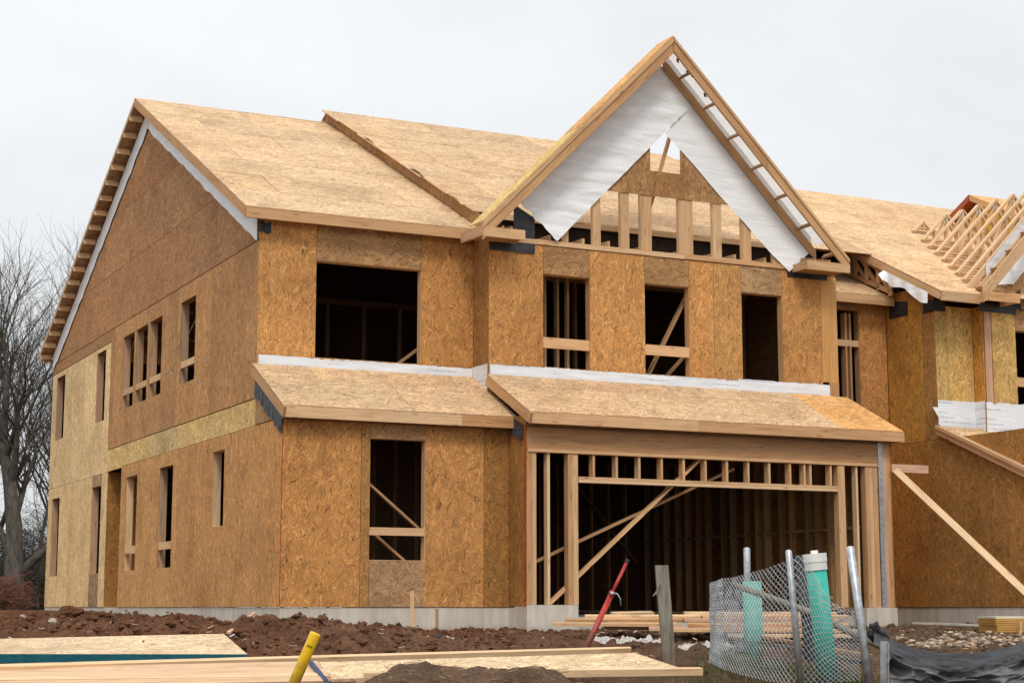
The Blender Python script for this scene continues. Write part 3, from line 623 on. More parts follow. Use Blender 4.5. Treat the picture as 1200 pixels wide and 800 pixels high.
def inc(m, y0, y1, off, h, xa, xb, side, tint):
    """board parallel to a gable slope; off = vertical drop below the roof top line, measured at the upper edge"""
    c = math.sqrt(.5); s_ = side
    def P(dx, o): return (GX + s_ * dx, GZ - dx - o)
    q = h / c
    a, b_ = P(xa, off), P(xb, off); a2, b2 = P(xa, off + q), P(xb, off + q)
    pts = [V((a[0], y0, a[1])), V((a2[0], y0, a2[1])), V((b2[0], y0, b2[1])), V((b_[0], y0, b_[1]))]
    if s_ < 0: pts = pts
    of = R.uniform(0, 30)
    n_ = (pts[1] - pts[0]).cross(pts[2] - pts[0])
    if n_.y > 0: pts = pts[::-1]
    ax = V((s_ * c, 0, -c)); az = V((s_ * c, 0, c))
    m.prism(pts, (0, -1, 0), y1 - y0, tint, lambda p: (p.dot(ax) + of, p.dot(az) + p.y + of))
for sd, xb in ((-1, 3.68), (1, 3.68)):
    ye_ = YB + .05 if sd < 0 else GY + .05
    one('roof_sheathing', gable, OSB, lambda m: (inc(m, GY - .01, ye_, 0, .016, 0 if sd < 0 else .02, 1.9, sd, jit(ROOF_O)), inc(m, GY - (.0 if sd < 0 else .012), ye_ + (.02 if sd < 0 else 0), .001, .016, 1.91, xb, sd, jit((.70, .5, .2)))))
    one('rake_board', gable, LUM, lambda m: inc(m, GY, GY + .04, .03, .215 if sd < 0 else .175, 0.02 if sd > 0 else -.0, 1.95, sd, lum(L_ORG, .04)))
    one('rake_board', gable, LUM, lambda m: inc(m, GY, GY + .04, .03, .213 if sd < 0 else .173, 1.955, xb, sd, lum((.57, .33, .16), .04)))
    one('rake_trim', gable, LUM, lambda m: inc(m, GY - .022, GY - .001, .024, .075 if sd < 0 else .04, 0.02 if sd > 0 else 0, xb, sd, lum(L_TAN, .04)))
    one('ledger', gable, LUM, lambda m: inc(m, YB - .085, YB - .048, .235, .14, 0.05, 3.25, sd, lum((.50, .29, .145), .04)))
    for i in range(7):
        d0 = .40 + i * .50
        one('lookout', gable, LUM, lambda m: inc(m, GY + .042, YB - .024, .1, .05, d0, d0 + .035, sd, lum(L_BROWN)) if False else m.bar((GX + sd * d0, GY + .042, GZ - d0 - .20), (GX + sd * d0, YB - .09, GZ - d0 - .20), .036, .09, (sd, 0, 1), lum(L_BROWN)))
# white wrap over the wall top inside the ladder and hanging down the face
def slab(m, pts, nu, nv, amp, seed, back=0, y=YB - .03, drape=0):
    A, B, C_, D = [V((p[0], y, p[1])) for p in pts]
    def f(u, v):
        p = (A * (1 - u) + D * u) * (1 - v) + (B * (1 - u) + C_ * u) * v
        w = noise.noise(V((p.x * 1.0 + seed, p.z * 5.5, seed))) * .65 + noise.noise(V((p.x * 2.2 - p.z * .6, p.z * 11, seed + 3))) * .35
        e = .025 * noise.noise(V((u * 7, v * 3, seed + 9)))
        edge = max(abs(u - .5), abs(v - .5)) > .46
        return p + V((e if edge else 0, -abs(amp) * (.6 + w) - drape * v * (1 - abs(2 * u - 1)) * .0 - .04 * max(0, v - .85) * 6, e if edge else 0))
    L = (B - A).length; W = (D - A).length
    m.grid(f, nu, nv, uvs=(W, L))
one('wrap', gable, WRAP, lambda m: slab(m, [(7.00, 9.72), (4.22, 6.82), (5.04, 6.14), (7.81, 8.91)], 26, 70, .030, 1, y=YB - .025), 'rumpled white wrap hanging along the left slope')
one('wrap', gable, WRAP, lambda m: slab(m, [(7.86, 8.97), (10.36, 6.50), (9.80, 6.02), (7.24, 8.30)], 14, 50, .010, 5, y=YB - .008), 'smooth white wrap hanging along the right slope')
one('wrap', gable, WRAP, lambda m: m.grid(lambda u, v: V((GX + .1 + 3.1 * u, YB - .015 - .005 * math.sin(u * 40), GZ - (.1 + 3.1 * u) - .035 - .2 * v)), 40, 2, uvs=(4.3, .2)), 'white wrap seen between the lookouts')
one('wrap', gable, THIN, lambda m: m.grid(lambda u, v: V((GX + .03 + 3.3 * u, GY + .045 + (YB + .02 - GY - .045) * v, GZ - (.03 + 3.3 * u) - .03 - .012 * (1 + noise.noise(V((u * 20, v * 3, 2)))))), 60, 4, uvs=(4.3, .4)), 'white wrap above the lookouts')
for dx, L_, c_, lab in ((.22, .09, (.35, .04, .05), 'small red printed mark'), (.42, .20, (.02, .035, .12), 'dark blue printed mark'), (.78, .14, (.05, .07, .16), 'dark blue printed mark')):
    one('print', gable, make_tint('wrap_print'), lambda m: (m.bar((GX + dx, GY + .2, GZ - dx - .06), (GX + dx + L_ * .7, GY + .24, GZ - dx - L_ * .7 - .06), .07, .004, (1, 0, 1), c_), m.bar((GX + dx + .03, GY + .27, GZ - dx - .09), (GX + dx + .08, GY + .33, GZ - dx - .14), .05, .004, (1, 0, 1), c_)), lab)
# boxed eave returns and the felt behind them
for xa, xb, c in ((3.47, 4.22, L_TAN), (9.88, 10.82, L_TAN)):
    one('eave_return', gable, LUM, lambda m: (m.box(xa, xb, GY - .005, GY + .035, 6.0 if xa < 5 else 6.0, 6.165, lum(c, .05)), m.box(xb - .04 if xa < 5 else xa, xb if xa < 5 else xa + .04, GY + .036, YB - .03, 6.02, 6.16, lum(c)), m.box(xa + .042, xb - .042, GY + .04, YB - .03, 6.03, 6.05, lum(L_BROWN)),
        [m.bar((xa + .2 + k * .16, GY + .04, 6.18), (xa + .2 + k * .16, YB - .03, 6.27), .036, .07, (0, 0, 1), lum(L_BROWN)) for k in range(3)]))
one('eave_return', gable, LUM, lambda m: m.bar((3.45, GY - .005, 6.09), (3.45, 1.12, 6.12), .04, .165, (0, 0, 1), lum(L_TAN)), 'mitred fascia board turning back to the main eave')
one('felt_strip', gable, FELT, lambda m: (m.grid(lambda u, v: V((3.80 + .84 * u, YB - .016 - .008 * math.sin(6 * u + 4 * v), 6.12 - .23 * v)), 8, 3, uvs=(.8, .2)), m.grid(lambda u, v: V((4.24 + .4 * u, YB - .016, 6.12 + .6 * v * (1 - .35 * u))), 5, 4, uvs=(.4, .6))))
one('felt_strip', gable, FELT, lambda m: (m.grid(lambda u, v: V((9.78 + .88 * u, YB - .016 - .008 * math.sin(6 * u + 4 * v), 6.1 - .17 * v)), 8, 3, uvs=(.8, .2)), m.grid(lambda u, v: V((9.8 + .55 * u, YB - .008, 6.1 + (.15 + .35 * u) * v)), 5, 4, uvs=(.5, .5))))

# =================================================================== HOUSE 2
K = empty('unfinished_house', 'unfinished house attached at the right, with bare roof trusses standing on its sheathed slope', 'house', 'row of unfinished houses')
Y2, YB2, X2 = -.02, -.30, 13.36
mb = MB(); mb.box(XP + .016, XP + .3, -2.3, 1.39, -1.6, -.006, C3); mb.box(XP + .3, 20, -2.28, -2.0, -1.6, -.006, C3); mb.build('foundation', CONC, K)
FW = Frame((XP, 0, 0), (0, 1, 0), (-1, 0, 0)); mb = MB()
sheath(mb, FW, [(-2.3, -1.75, 0, 3.02, W_SIDE, 'v'), (-1.75, -.55, 0, 3.02, W_SIDE, 'v'), (-.55, .3, 0, 3.02, W_SIDE, 'v'), (.3, YM - .004, 0, 3.02, (.44, .205, .05), 'v'), (.34, YM - .004, 3.02, 5.9, W_ORANGE, 'v'), (-.018, .34, 3.02, 5.9, (.37, .185, .06), 'v')], (), [(-.5, 1, 5.68)])
sheath(mb, FW, [(-2.3, -.03, 3.02, 3.3, W_SIDE, 'v')], (), [(-.5, 1, 3.3)])
mb.box(XP + .03, XP + .06, -2.2, -.06, -.3, 2.15, SHADE_IN); mb.box(XP + .03, XP + .06, .03, 1.7, -.3, 5.3, SHADE_IN); mb.box(XP + .03, XP + .06, -.058, .028, -.3, 3.1, SHADE_IN); w2 = mb.build('wall', OSB, K); tag(w2, 'dark orange party wall stepping forward of the first house')  # dark backing boxes added behind the sheathing so no sky shows through
F2 = Frame((0, Y2, 0), (1, 0, 0), (0, -1, 0)); mb = MB()
sheath(mb, F2, [(XP, 12.75, 3.2, 5.5, W_U2, 'v'), (12.75, X2, 3.2, 5.5, W_U2, 'v')])
sheath(mb, Frame((X2, YB2, 0), (0, 1, 0), (-1, 0, 0)), [(0, -.02 - YB2 - .002, 3.2, 5.5, W_ORANGE, 'v')])
F2b = Frame((0, YB2, 0), (1, 0, 0), (0, -1, 0))
sheath(mb, F2b, [(13.57, 14.14, 3.2, 5.5, W_U2, 'v'), (14.14, 15.1, 5.1, 5.5, W_HEAD, 'h'), (14.14, 15.1, 3.2, 3.62, W_U2, 'h'), (15.1, 16.2, 3.2, 5.5, W_U2, 'v'), (16.2, 17.42, 3.2, 5.5, W_U2, 'v'), (14.0, 16.8, 5.505, 8, W_HEAD, 'h')], (), [(-1, 1, 8.1 - 15.4 - .35), (1, 1, 8.1 + 15.4 - .35)])
sheath(mb, Frame((0, -2.29, 0), (1, 0, 0), (0, -1, 0)), [(XP, 13.6, 0, 2.3, W_SIDE, 'v'), (13.6, 20, 1.9, 2.3, W_SIDE, 'h')])
w3 = mb.build('wall', OSB, K); tag(w3, 'fresh pale yellow front wall of the attached house')
window(F2b, w3, 14.14, 15.1, 3.62, 5.1, (4.05, 4.22))
one('corner_post', w3, LUM, lambda m: m.box(13.40, 13.555, YB2 - .004, YB2 + .04, 3.2, 5.45, lum(L_PINK)), 'pinkish corner post')
one('lining', K, OSB, lambda m: (m.box(X2, 20, 2.2, 2.22, 3, 6.4, (.1, .055, .03)), m.box(17.4, 17.42, -.3, 2.2, 3, 5.5, SHADE_IN), m.box(XP + .1, 20, -.0 + .05, 2.2, 3.0, 3.05, SHADE_IN)))  # dark tints stand in for the shaded rooms
r = MB(); slope_plane(r, 12.15, 19.75, (-.60, 5.655), (6.8, 9.37), (.66, .43, .235)); slope_plane(r, 12.15, 19.75, (15.5, 5.0), (6.795, 9.372), ROOF)
kr = r.build('roof', OSB, K); tag(kr, 'sheathed slope of the attached house')
one('fascia', kr, LUM, lambda m: m.box(12.15, 13.05, -.64, -.602, 5.465, 5.64, lum(L_TAN)))
one('rake_board', kr, LUM, lambda m: rake(m, 12.15, 12.188, (-.60, 5.655), (6.75, 9.36), .018, .15, lum(L_TAN)))
one('rake_wrap', kr, WRAP, lambda m: m.grid(lambda u, v: V((12.13 - .03 * v * (.5 + .5 * math.sin(u * 20)) - (.10 * v if u > .9 else 0), -.28 + 1.25 * u, 5.655 + .5 * (.32 + 1.25 * u) - .15 - (.20 + .05 * math.sin(u * 9)) * v * (1 - .7 * max(0, u - .85) * 6))), 30, 3, uvs=(1.4, .25)))
# truss gable standing between the two roofs
m = MB(); ya, yb_ = .75, 3.4
def zr(y): return 5.655 + .5 * (y + .6)
for a, b_, h in (((.6, zr(.6) - .2), (3.6, zr(3.6) - .2), .09), ((1.0, 5.9), (3.4, 7.0), .09)): m.bar((12.3, a[0], a[1]), (12.3, b_[0], b_[1]), .04, h, (0, 0, 1), lum(L_TAN))
for y in (1.0, 1.35, 1.7, 2.05, 2.2): m.bar((12.3, y, 5.84 + .5 * (y - 1.05)), (12.3, y, zr(y) - .2), .04, .085, (0, 1, 0), lum(L_TAN))
for y in (1.0, 1.4, 1.75): m.bar((12.34, y, 5.85 + (y - 1) * .5), (12.34, y + .5, zr(y + .5) - .2), .036, .085, (0, 1, 0), lum(L_TAN))
m.build('truss', LUM, K)
one('lining', K, OSB, lambda m: m.box(12.42, 12.44, .3, 4.2, 5.4, 7.4, (.025, .016, .01)) if False else sheath(m, Frame((12.44, 0, 0), (0, 1, 0), (-1, 0, 0)), [(.9, 4.2, 5.9, 9, (.05, .03, .02), 'h')], (), [(-.5, 1, 5.655 + .3 - .05)]))  # near-black sheet painted as the shade behind the truss
# valley trusses of the front gable (ridge at X 15.4)
RX, RZ = 15.4, 8.12
def valley_truss(m, y, full=False):
    zb = 5.655 + .5 * (y + .6) + .03; half = RZ - zb
    if half < .25: return
    t = lambda: lum(L_PALE, .06)
    for sd in (-1, 1):
        m.bar((RX + sd * half, y, zb + .02), (RX, y, RZ - .02), .04, .105, (0, 1, 0), t())
    m.bar((RX - half + .05, y, zb + .045), (RX + half - .05, y, zb + .045), .038, .085, (0, 1, 0), t())
    k = max(1, int(half / .85))
    m.bar((RX, y, zb + .09), (RX, y, RZ - .06), .036, .085, (0, 1, 0), t())
    for i in range(1, k + 1):
        x = half * i / (k + 1)
        for sd in (-1, 1):
            m.bar((RX + sd * x, y, zb + .09), (RX + sd * x, y, RZ - x - .06), .036, .085, (0, 1, 0), t())
            if i > 0: m.bar((RX + sd * (x - half / (k + 1) + .03), y + .001, RZ - (x - half / (k + 1)) - .14), (RX + sd * (x - .03), y + .001, zb + .1), .03, .07, (0, 1, 0), t())
    # metal nail plates
    for sd in (-1, 1): pass
for y in (.1, .55, 1.0, 1.5, 2.0, 2.5, 3.0, 3.75):
    m = MB(); valley_truss(m, y); tr = m.build('truss', LUM, K)
    if RZ - (5.655 + .5 * (y + .6)) > .4:
        one('nail_plate', tr, STEEL, lambda q: q.box(RX - .09, RX + .09, y - .024, y - .0195, RZ - .24, RZ - .08, C3))
# front gable overhang ladder
def inc2(m, y0, y1, off, h, xa, xb, side, tint):
    global GX, GZ
    sx, sz = GX, GZ; GX, GZ = RX, RZ + .08
    inc(m, y0, y1, off, h, xa, xb, side, tint); GX, GZ = sx, sz
g2 = one('gable_frame', K, LUM, lambda m: (inc2(m, -.80, -.762, .03, .20, 0, 2.42, -1, lum(L_TAN)), inc2(m, -.80, -.762, .03, .20, .02, 2.42, 1, lum(L_TAN))), 'front gable of the attached house, left slope open')
for sd in (-1, 1): one('ledger', g2, LUM, lambda m: (inc2(m, -.355, -.318, .22, .13, .04, 2.2, sd, lum(L_TAN)), inc2(m, -.26, -.22, .02, .13, .04, 2.3, sd, lum(L_PALE))))
for i in range(6):
    d0 = .3 + i * .38
    one('lookout', g2, LUM, lambda m: m.bar((RX - d0, -.76, RZ - d0 - .12), (RX - d0, -.36, RZ - d0 - .12), .036, .085, (-1, 0, 1), lum(L_BROWN)))
def gw(m):
    m.grid(lambda u, v: V((RX - 1.75 + 1.72 * u, -.33 - .02 * math.sin(u * 17 + v * 4), 8.2 - (1.75 - 1.72 * u) - .40 - min(.55, .15 + 1.5 * u) * v + .02 * math.sin(u * 11))), 26, 6, uvs=(3, .6))
one('wrap', g2, WRAP, gw, 'white wrap hanging under the open slope')
one('wrap', g2, make_wrap('printed_house_wrap', (.62, .63, .66), (.80, .81, .83), 1.0), lambda m: m.grid(lambda u, v: V((RX - 1.9 + 1.8 * u, -.30 - .012 * math.sin(u * 15), 8.2 - (1.9 - 1.8 * u) - .02 - .24 * v)), 20, 3, uvs=(2.6, .3)), 'wrap with rows of dark print between the rafters')
one('eave_return', g2, LUM, lambda m: (m.box(13.06, 13.80, -.84, -.80, 5.50, 5.665, lum(L_ORG)), m.box(13.76, 13.798, -.798, -.34, 5.51, 5.66, lum(L_TAN)), m.bar((13.04, -.82, 5.58), (13.04, -.62, 5.57), .036, .16, (0, 0, 1), lum(L_TAN)), [m.bar((13.25 + .17 * i, -.80, 5.69), (13.25 + .17 * i, -.36, 5.74), .036, .06, (0, 0, 1), lum(L_BROWN)) for i in range(3)]))
one('felt_strip', kr, FELT, lambda m: m.grid(lambda u, v: V((XP - .016, .72 + .55 * u, 5.42 + (.26 + .08 * u) * v)), 5, 3, uvs=(.5, .3)))
one('felt_strip', kr, FELT, lambda m: (m.grid(lambda u, v: V((XP - .015, -.03 + .3 * u, 5.38 + .22 * v)), 5, 3, uvs=(.3, .2)), m.grid(lambda u, v: V((XP - .01 + .26 * u, Y2 - .014, 5.39 + .24 * v)), 4, 3, uvs=(.3, .2))))
one('felt_strip', g2, FELT, lambda m: (m.grid(lambda u, v: V((13.27 + .9 * u, YB2 - .014 - .006 * math.sin(8 * u), 5.40 + .16 * v)), 6, 3, uvs=(.9, .2)), m.grid(lambda u, v: V((13.9 + .4 * u, YB2 - .012, 5.5 + (.1 + .3 * u) * v)), 4, 4, uvs=(.5, .4))))
pk = MB(); slope_plane(pk, XP - .09, 20, (-2.6, 2.22), (Y2 - .1, 3.25), ROOF); pko = pk.build('porch_roof', OSB, K)
one('rake_board', pko, LUM, lambda m: rake(m, XP - .10, XP - .06, (-2.6, 2.22), (Y2 - .06, 3.27), .018, .15, lum(L_ORG)))
one('rake_trim', pko, LUM, lambda m: rake(m, XP - .13, XP - .101, (-2.6, 2.22), (Y2 - .06, 3.27), .0, .06, lum(L_TAN)))
one('batten', pko, LUM, lambda m: (m.box(12.9, 18, -.62, -.56, 3.01, 3.06, lum(L_TAN)), m.box(12.9, 18, -1.0, -.94, 2.83, 2.88, lum(L_TAN))))
one('fascia', pko, LUM, lambda m: m.box(XP - .06, 20, -2.64, -2.602, 2.09, 2.25, lum(L_TAN)))
one('flashing', pko, MEMB, lambda m: (flashing(m, F2, XP - .0, X2 - .01, 3.16, 3.74, 12, 18, 0, .01), flashing(m, Frame((X2, YB2, 0), (0, 1, 0), (-1, 0, 0)), .0, .27, 3.06, 3.74, 14, 6, 0, 0), flashing(m, F2b, X2 + .005, 17.4, 3.04, 3.71, 15, 40, 0, .05),
    m.face([V((XP - .14, Y2 - .03, 3.6)), V((XP - .02, Y2 - .03, 3.42)), V((XP + .0, Y2 - .02, 3.6))], [(0, 0), (.1, 0), (.1, .2)])))

# =================================================================== HOUSE 3 (roof end seen above the trusses)
J = empty('unfinished_house', 'far house of the row, only its yellow sheathed gable peak showing behind the bare trusses', 'house', 'row of unfinished houses')
UT, UZ = 4.62, 9.11
mb = MB(); sheath(mb, Frame((17.8, 0, 0), (0, 1, 0), (-1, 0, 0)), [(-.5 + i * 1.22, .72 + i * 1.22, 4.5, 10, (.80, .47, .03), 'v') for i in range(8)], (), [(-.5, 1, UZ - UT * .5 - .1), (.5, 1, UZ + UT * .5 - .1)])
mb.build('wall', OSB, J)
mb = MB(); slope_plane(mb, 17.45, 24, (-.4, UZ - (UT + .4) * .5), (UT, UZ), ROOF_O); slope_plane(mb, 17.45, 24, (9.5, UZ - (9.5 - UT) * .5), (UT - .005, UZ + .002), (.42, .14, .06)); jr = mb.build('roof', OSB, J)
one('rake_board', jr, LUM, lambda m: (rake(m, 17.45, 17.49, (9.0, UZ - (9.0 - UT) * .5), (UT, UZ - .01), .02, .10, lum((.36, .10, .05)))))
one('rake_board', jr, LUM, lambda m: (rake(m, 17.45, 17.49, (-.3, UZ - (UT + .3) * .5), (UT, UZ - .01), .02, .10, lum(L_ORG))))

# =================================================================== SITE
# site frame: s to the right, d away from the street viewpoint
CAM = V((-8.274, -24.89, 0)); A_ = math.radians(25.96)
F0 = V((math.sin(A_), math.cos(A_), 0)); R0 = V((math.cos(A_), -math.sin(A_), 0))
def site(s, d, z=0): return CAM + R0 * s + F0 * d + V((0, 0, z))
def lerp(tab, x):
    if x <= tab[0][0]: return tab[0][1]
    for (a, b_), (c, e) in zip(tab, tab[1:]):
        if x <= c: return b_ + (e - b_) * (x - a) / (c - a)
    return tab[-1][1]
TL = [(-60, -1.7), (8, -1.5), (14, -1.3), (17, -1.08), (18.5, -.92), (19.5, -.76), (20.5, -.58), (21.4, -.42), (23, -.35), (26, -.33), (29, -.24), (36, -.12), (42, -.10), (60, -.3), (900, -.6)]
TR = [(-60, -1.7), (8, -1.5), (14, -1.3), (17, -1.08), (18.5, -.96), (19.5, -.86), (20.5, -.72), (21.4, -.58), (23, -.50), (26, -.42), (29, -.36), (36, -.36), (42, -.3), (60, -.3), (900, -.6)]
def ground_base(s, d):
    k = min(1, max(0, (s + 2.5) / 3.0)); z = lerp(TL, d) * (1 - k) + lerp(TR, d) * k
    for (ms, md, h, rs, rd) in ((-1.1, 14.0, .60, .62, 1.0), (-.38, 14.1, .56, .6, .9), (.38, 14.1, .66, .55, .8), (-3.9, 22.8, .10, 1.6, .8), (-2.6, 22.6, .16, .9, .5), (-1.1, 22.0, .05, .8, .5), (2.6, 19.9, .10, .8, .5)):
        q = ((s - ms) / rs) ** 2 + ((d - md) / rd) ** 2
        if q < 9: z += h * math.exp(-q)
    return z
def in_house(p): return (p.x > .05 and p.y > .1 and p.x < 3.8) or (p.x > 3.75 and p.x < 10.95 and p.y > -.55) or (p.x > 10.9 and p.x < 12.5 and p.y > 1.4) or (p.x > 12.45 and p.y > -2.2)
def rough_at(s, d):
    if d < 9 or d > 50: return .2
    r_ = 1.0
    if s > 1.5 and d < 21.5: r_ = .55
    if d < 17: r_ = .45
    if s < -.2 and d > 20.5: r_ = 1.25
    return r_
def ground_z(s, d):
    z = ground_base(s, d); r_ = rough_at(s, d)
    if -20 < s < 24 and 8 < d < 48:
        p = V((s, d, 0))
        n1 = noise.noise(p * .55); n2 = noise.noise(p * 1.7 + V((9, 3, 1))); n3 = abs(noise.noise(p * 4.1 + V((2, 7, 5)))); n4 = noise.noise(p * 9.5); n5 = abs(noise.noise(p * 17 + V((1, 1, 4))))
        n6 = noise.noise(p * 31 + V((4, 8, 2)))
        z += r_ * (.05 * n1 + .055 * n2 + .11 * (n3 - .25) + .045 * n4 + .075 * (n5 - .2) + .018 * n6)
    return z
def axis(fine0, fine1, step, lo_, hi_):
    a = []; x = fine0
    while x <= fine1: a.append(x); x += step
    st = step; x = fine1
    while x < hi_: st *= 1.22; x += st; a.append(x)
    st = step; x = fine0; pre = []
    while x > lo_: st *= 1.22; x -= st; pre.append(x)
    return pre[::-1] + a
SS = axis(-8.8, 8.8, .052, -700, 700); DD = axis(19.4, 30, .048, 17.5, 33); DD = [x for x in axis(12.5, 17.4, .09, -80, 12.6) if x < 17.45] + DD + axis(33.1, 33.2, .3, 33.0, 1100)[1:]
DD = sorted(set(DD))
mb = MB(); nd = len(DD)
cols = []
def soil(s, d):
    p = V((s, d, 0)); k = noise.noise(p * .35) * .5 + .5; q = min(1, max(0, (2.6 - s) / 3.5)) * (1 if d > 20 else .3)
    red = (.265, .122, .066); brn = (.215, .130, .080); gry = (.27, .185, .12)
    c = [brn[i] * (1 - q) + red[i] * q for i in range(3)]
    t = max(0, min(1, (k - .45) * 2)) * .5 + (.35 if d < 17 else 0)
    c = [c[i] * (1 - min(.8, t)) + gry[i] * min(.8, t) for i in range(3)]
    gr_ = 0
    if s > 1.3 and d < 20.2: gr_ = min(1, max(0, (noise.noise(p * .8 + V((5, 5, 5))) + .35) * 1.6))
    if d > 46 or abs(s) > 22 or d < 9: gr_ = .8
    c = [c[i] * (1 - gr_ * .75) + (.085, .09, .035)[i] * gr_ * .75 for i in range(3)]
    return c
for s in SS:
    for d in DD:
        mb.v.append(tuple(site(s, d, ground_z(s, d))))
VC = [soil(s, d) for s in SS for d in DD]
for i in range(len(SS) - 1):
    for j in range(nd - 1): mb.f.append((i * nd + j, (i + 1) * nd + j, (i + 1) * nd + j + 1, i * nd + j + 1))
me = bpy.data.meshes.new('ground'); me.from_pydata(mb.v, [], mb.f); me.materials.append(DIRT)
ca = me.color_attributes.new('tint', 'FLOAT_COLOR', 'POINT'); ca.data.foreach_set('color', [x for c in VC for x in (*c, 1.0)])
me.polygons.foreach_set('use_smooth', [True] * len(mb.f)); me.update()
go = bpy.data.objects.new('ground', me); col.objects.link(go); go['kind'] = 'structure'

# loose clods, chips, gravel, grass -----------------------------------------
mb = MB(); n_ = 0
while n_ < 15000:
    d = R.uniform(19.8, 34); s = R.uniform(-8.5, 8.5)
    p = site(s, d)
    if in_house(p): continue
    if s > 0 and R.random() < .45: continue
    r_ = .008 + .032 * R.random() ** 4 + (.07 * R.random() ** 9 if s < 0 else 0)
    c = soil(s, d); k = R.uniform(.8, 1.3)
    mb.lump(site(s, d, ground_z(s, d) + r_ * .1), r_, tuple(x * k for x in c), R.uniform(.5, .9), 5); n_ += 1
tag(mb.build('dirt_clods', CLOD), 'loose lumps of brown soil scattered over the churned ground', 'soil', None, 'stuff')
mb = MB()
for i in range(420):
    d = R.uniform(20.5, 30); s = R.uniform(-7, 8); p = site(s, d)
    if in_house(p): continue
    a = R.uniform(0, 6.28); L = R.uniform(.02, .13); z_ = ground_z(s, d) + .015; t_ = jit(R.choice([L_PALE, L_TAN, (.6, .58, .55), L_BROWN]), .2)
    mb.bar(p + V((0, 0, z_)), p + V((math.cos(a) * L, math.sin(a) * L, z_ + R.uniform(-.01, .03))), R.uniform(.006, .03), .008, (0, 0, 1), t_)
for i in range(500):
    s = R.gauss(-.6, .9); d = R.gauss(14.0, .5); p = site(s, d, ground_z(s, d) + .004); a = R.uniform(0, 6.28); L = R.uniform(.03, .12)
    mb.bar(p, p + V((math.cos(a) * L, math.sin(a) * L, R.uniform(-.005, .02))), .004, .004, (0, 0, 1), jit((.38, .29, .19), .3))
tag(mb.build('wood_chips', LUM), 'pale offcuts and splinters lying on the soil', 'debris', None, 'stuff')
mb = MB()
for i in range(700):
    s = R.gauss(6.35, .75); d = R.gauss(23.2, .4)
    if s < 5.2 or s > 8.2 or in_house(site(s, d)): continue
    r_ = R.uniform(.018, .05); mb.lump(site(s, d, ground_z(s, d) + .02 + R.uniform(0, .05)), r_, jit(R.choice([(.28, .19, .13), (.38, .28, .20), (.22, .14, .095), (.44, .34, .25)]), .2), .75, 6)
tag(mb.build('gravel', STONE), 'heap of pale broken stone behind the black silt fence', 'gravel', None, 'stuff')
mb = MB()
for (cs, cd, rs, rd, n_, hh) in ((2.0, 18.6, .8, .45, 900, .09), (3.2, 19.9, .9, .5, 1300, .12), (2.55, 20.6, .3, .3, 420, .14), (1.5, 18.5, .6, .3, 600, .08), (4.2, 19.2, .5, .5, 500, .12)):
    for i in range(n_):
        s = R.gauss(cs, rs * .5); d = R.gauss(cd, rd * .5); p = site(s, d, ground_z(s, d) - .01)
        a = R.uniform(0, 6.28); h_ = hh * R.uniform(.4, 1.5); w_ = R.uniform(.002, .0045); lean = V((math.cos(a), math.sin(a), 0)) * h_ * R.uniform(.1, .9)
        side = V((-math.sin(a), math.cos(a), 0)) * w_
        t_ = jit(R.choice([(.10, .13, .035), (.14, .15, .05), (.22, .19, .09), (.075, .10, .03)]), .2)
        mb.face([p - side, p + side, p + lean * .5 + V((0, 0, h_ * .65)) + side * .7, p + lean * .5 + V((0, 0, h_ * .65)) - side * .7], [(0, 0)] * 4, t_)
        mb.face([p + lean * .5 + V((0, 0, h_ * .65)) - side * .7, p + lean * .5 + V((0, 0, h_ * .65)) + side * .7, p + lean + V((0, 0, h_))], [(0, 0)] * 3, t_)
tag(mb.build('grass', BLADE), 'thin tufts of rough grass around the pipes and fence', 'grass', None, 'stuff')

def px(x, y, d):
    """surveyed bearing to a site point: metres right, metres up at distance d"""
    q = 400 - y; hz = 2006.6 - q * .1514; return ((x - 600) / hz * d, (307.4 + q * .98847) / hz * d)
def at(x, y, d):
    s, z_ = px(x, y, d); return site(s, d, z_)

# lumber lying in front of the garage ---------------------------------------
BG = 'boards in the lumber pile before the garage'
bl = [(  # s0, s1, d, z(top), width, tint, label
    .58, 2.3, 24.6, -.215, .24, L_TAN, 'lowest board nearest the concrete pier, its sawn end poking out to the left'),
    (.75, 3.0, 25.0, -.165, .24, L_ORG, 'tan board lying on the left end of the lumber pile behind the red pole'),
    (1.05, 4.1, 25.2, -.115, .26, L_PALE, 'pale wide board crossing the middle of the lumber pile'),
    (1.45, 2.05, 25.5, -.075, .2, L_PALE, 'short pale offcut on top of the lumber pile left of the grey post'),
    (1.9, 3.9, 24.3, -.275, .24, L_PINK, 'pinkish board low in the pile at the foot of the grey post'),
    (2.42, 4.6, 24.75, -.16, .24, L_PINK, 'pinkish board right of the grey post with a blue painted end'),
    (2.5, 4.7, 25.45, -.07, .26, L_PALE, 'topmost pale board on the right half of the lumber pile'),
    (2.45, 4.65, 24.35, -.22, .26, L_ORG, 'orange tinted board under the pinkish one right of the grey post'),
    (2.2, 4.75, 24.0, -.29, .26, L_TAN, 'front bottom board of the lumber pile behind the chain link'),
    (2.7, 4.8, 25.0, -.12, .22, L_TAN, 'tan board second from the top in the right half of the pile'),
    (1.3, 2.2, 24.8, -.265, .22, L_BROWN, 'dark board under the left end of the pile'),
    (2.9, 4.9, 23.6, -.36, .24, L_PALE, 'pale plank lying on the mud in front of the lumber pile')]
for s0, s1, d, z_, w_, t_, lab in bl:
    m = MB(); dz = R.uniform(-.012, .012); dd = R.uniform(-.08, .08)
    m.bar(site(s0, d - dd, z_ - .019), site(s1, d + dd, z_ - .019 + dz), w_, .038, V((0, 0, 1)) + F0 * R.uniform(-.12, -.02), lum(t_, .06))
    o = m.build('board', LUMD); tag(o, lab, 'board', BG)
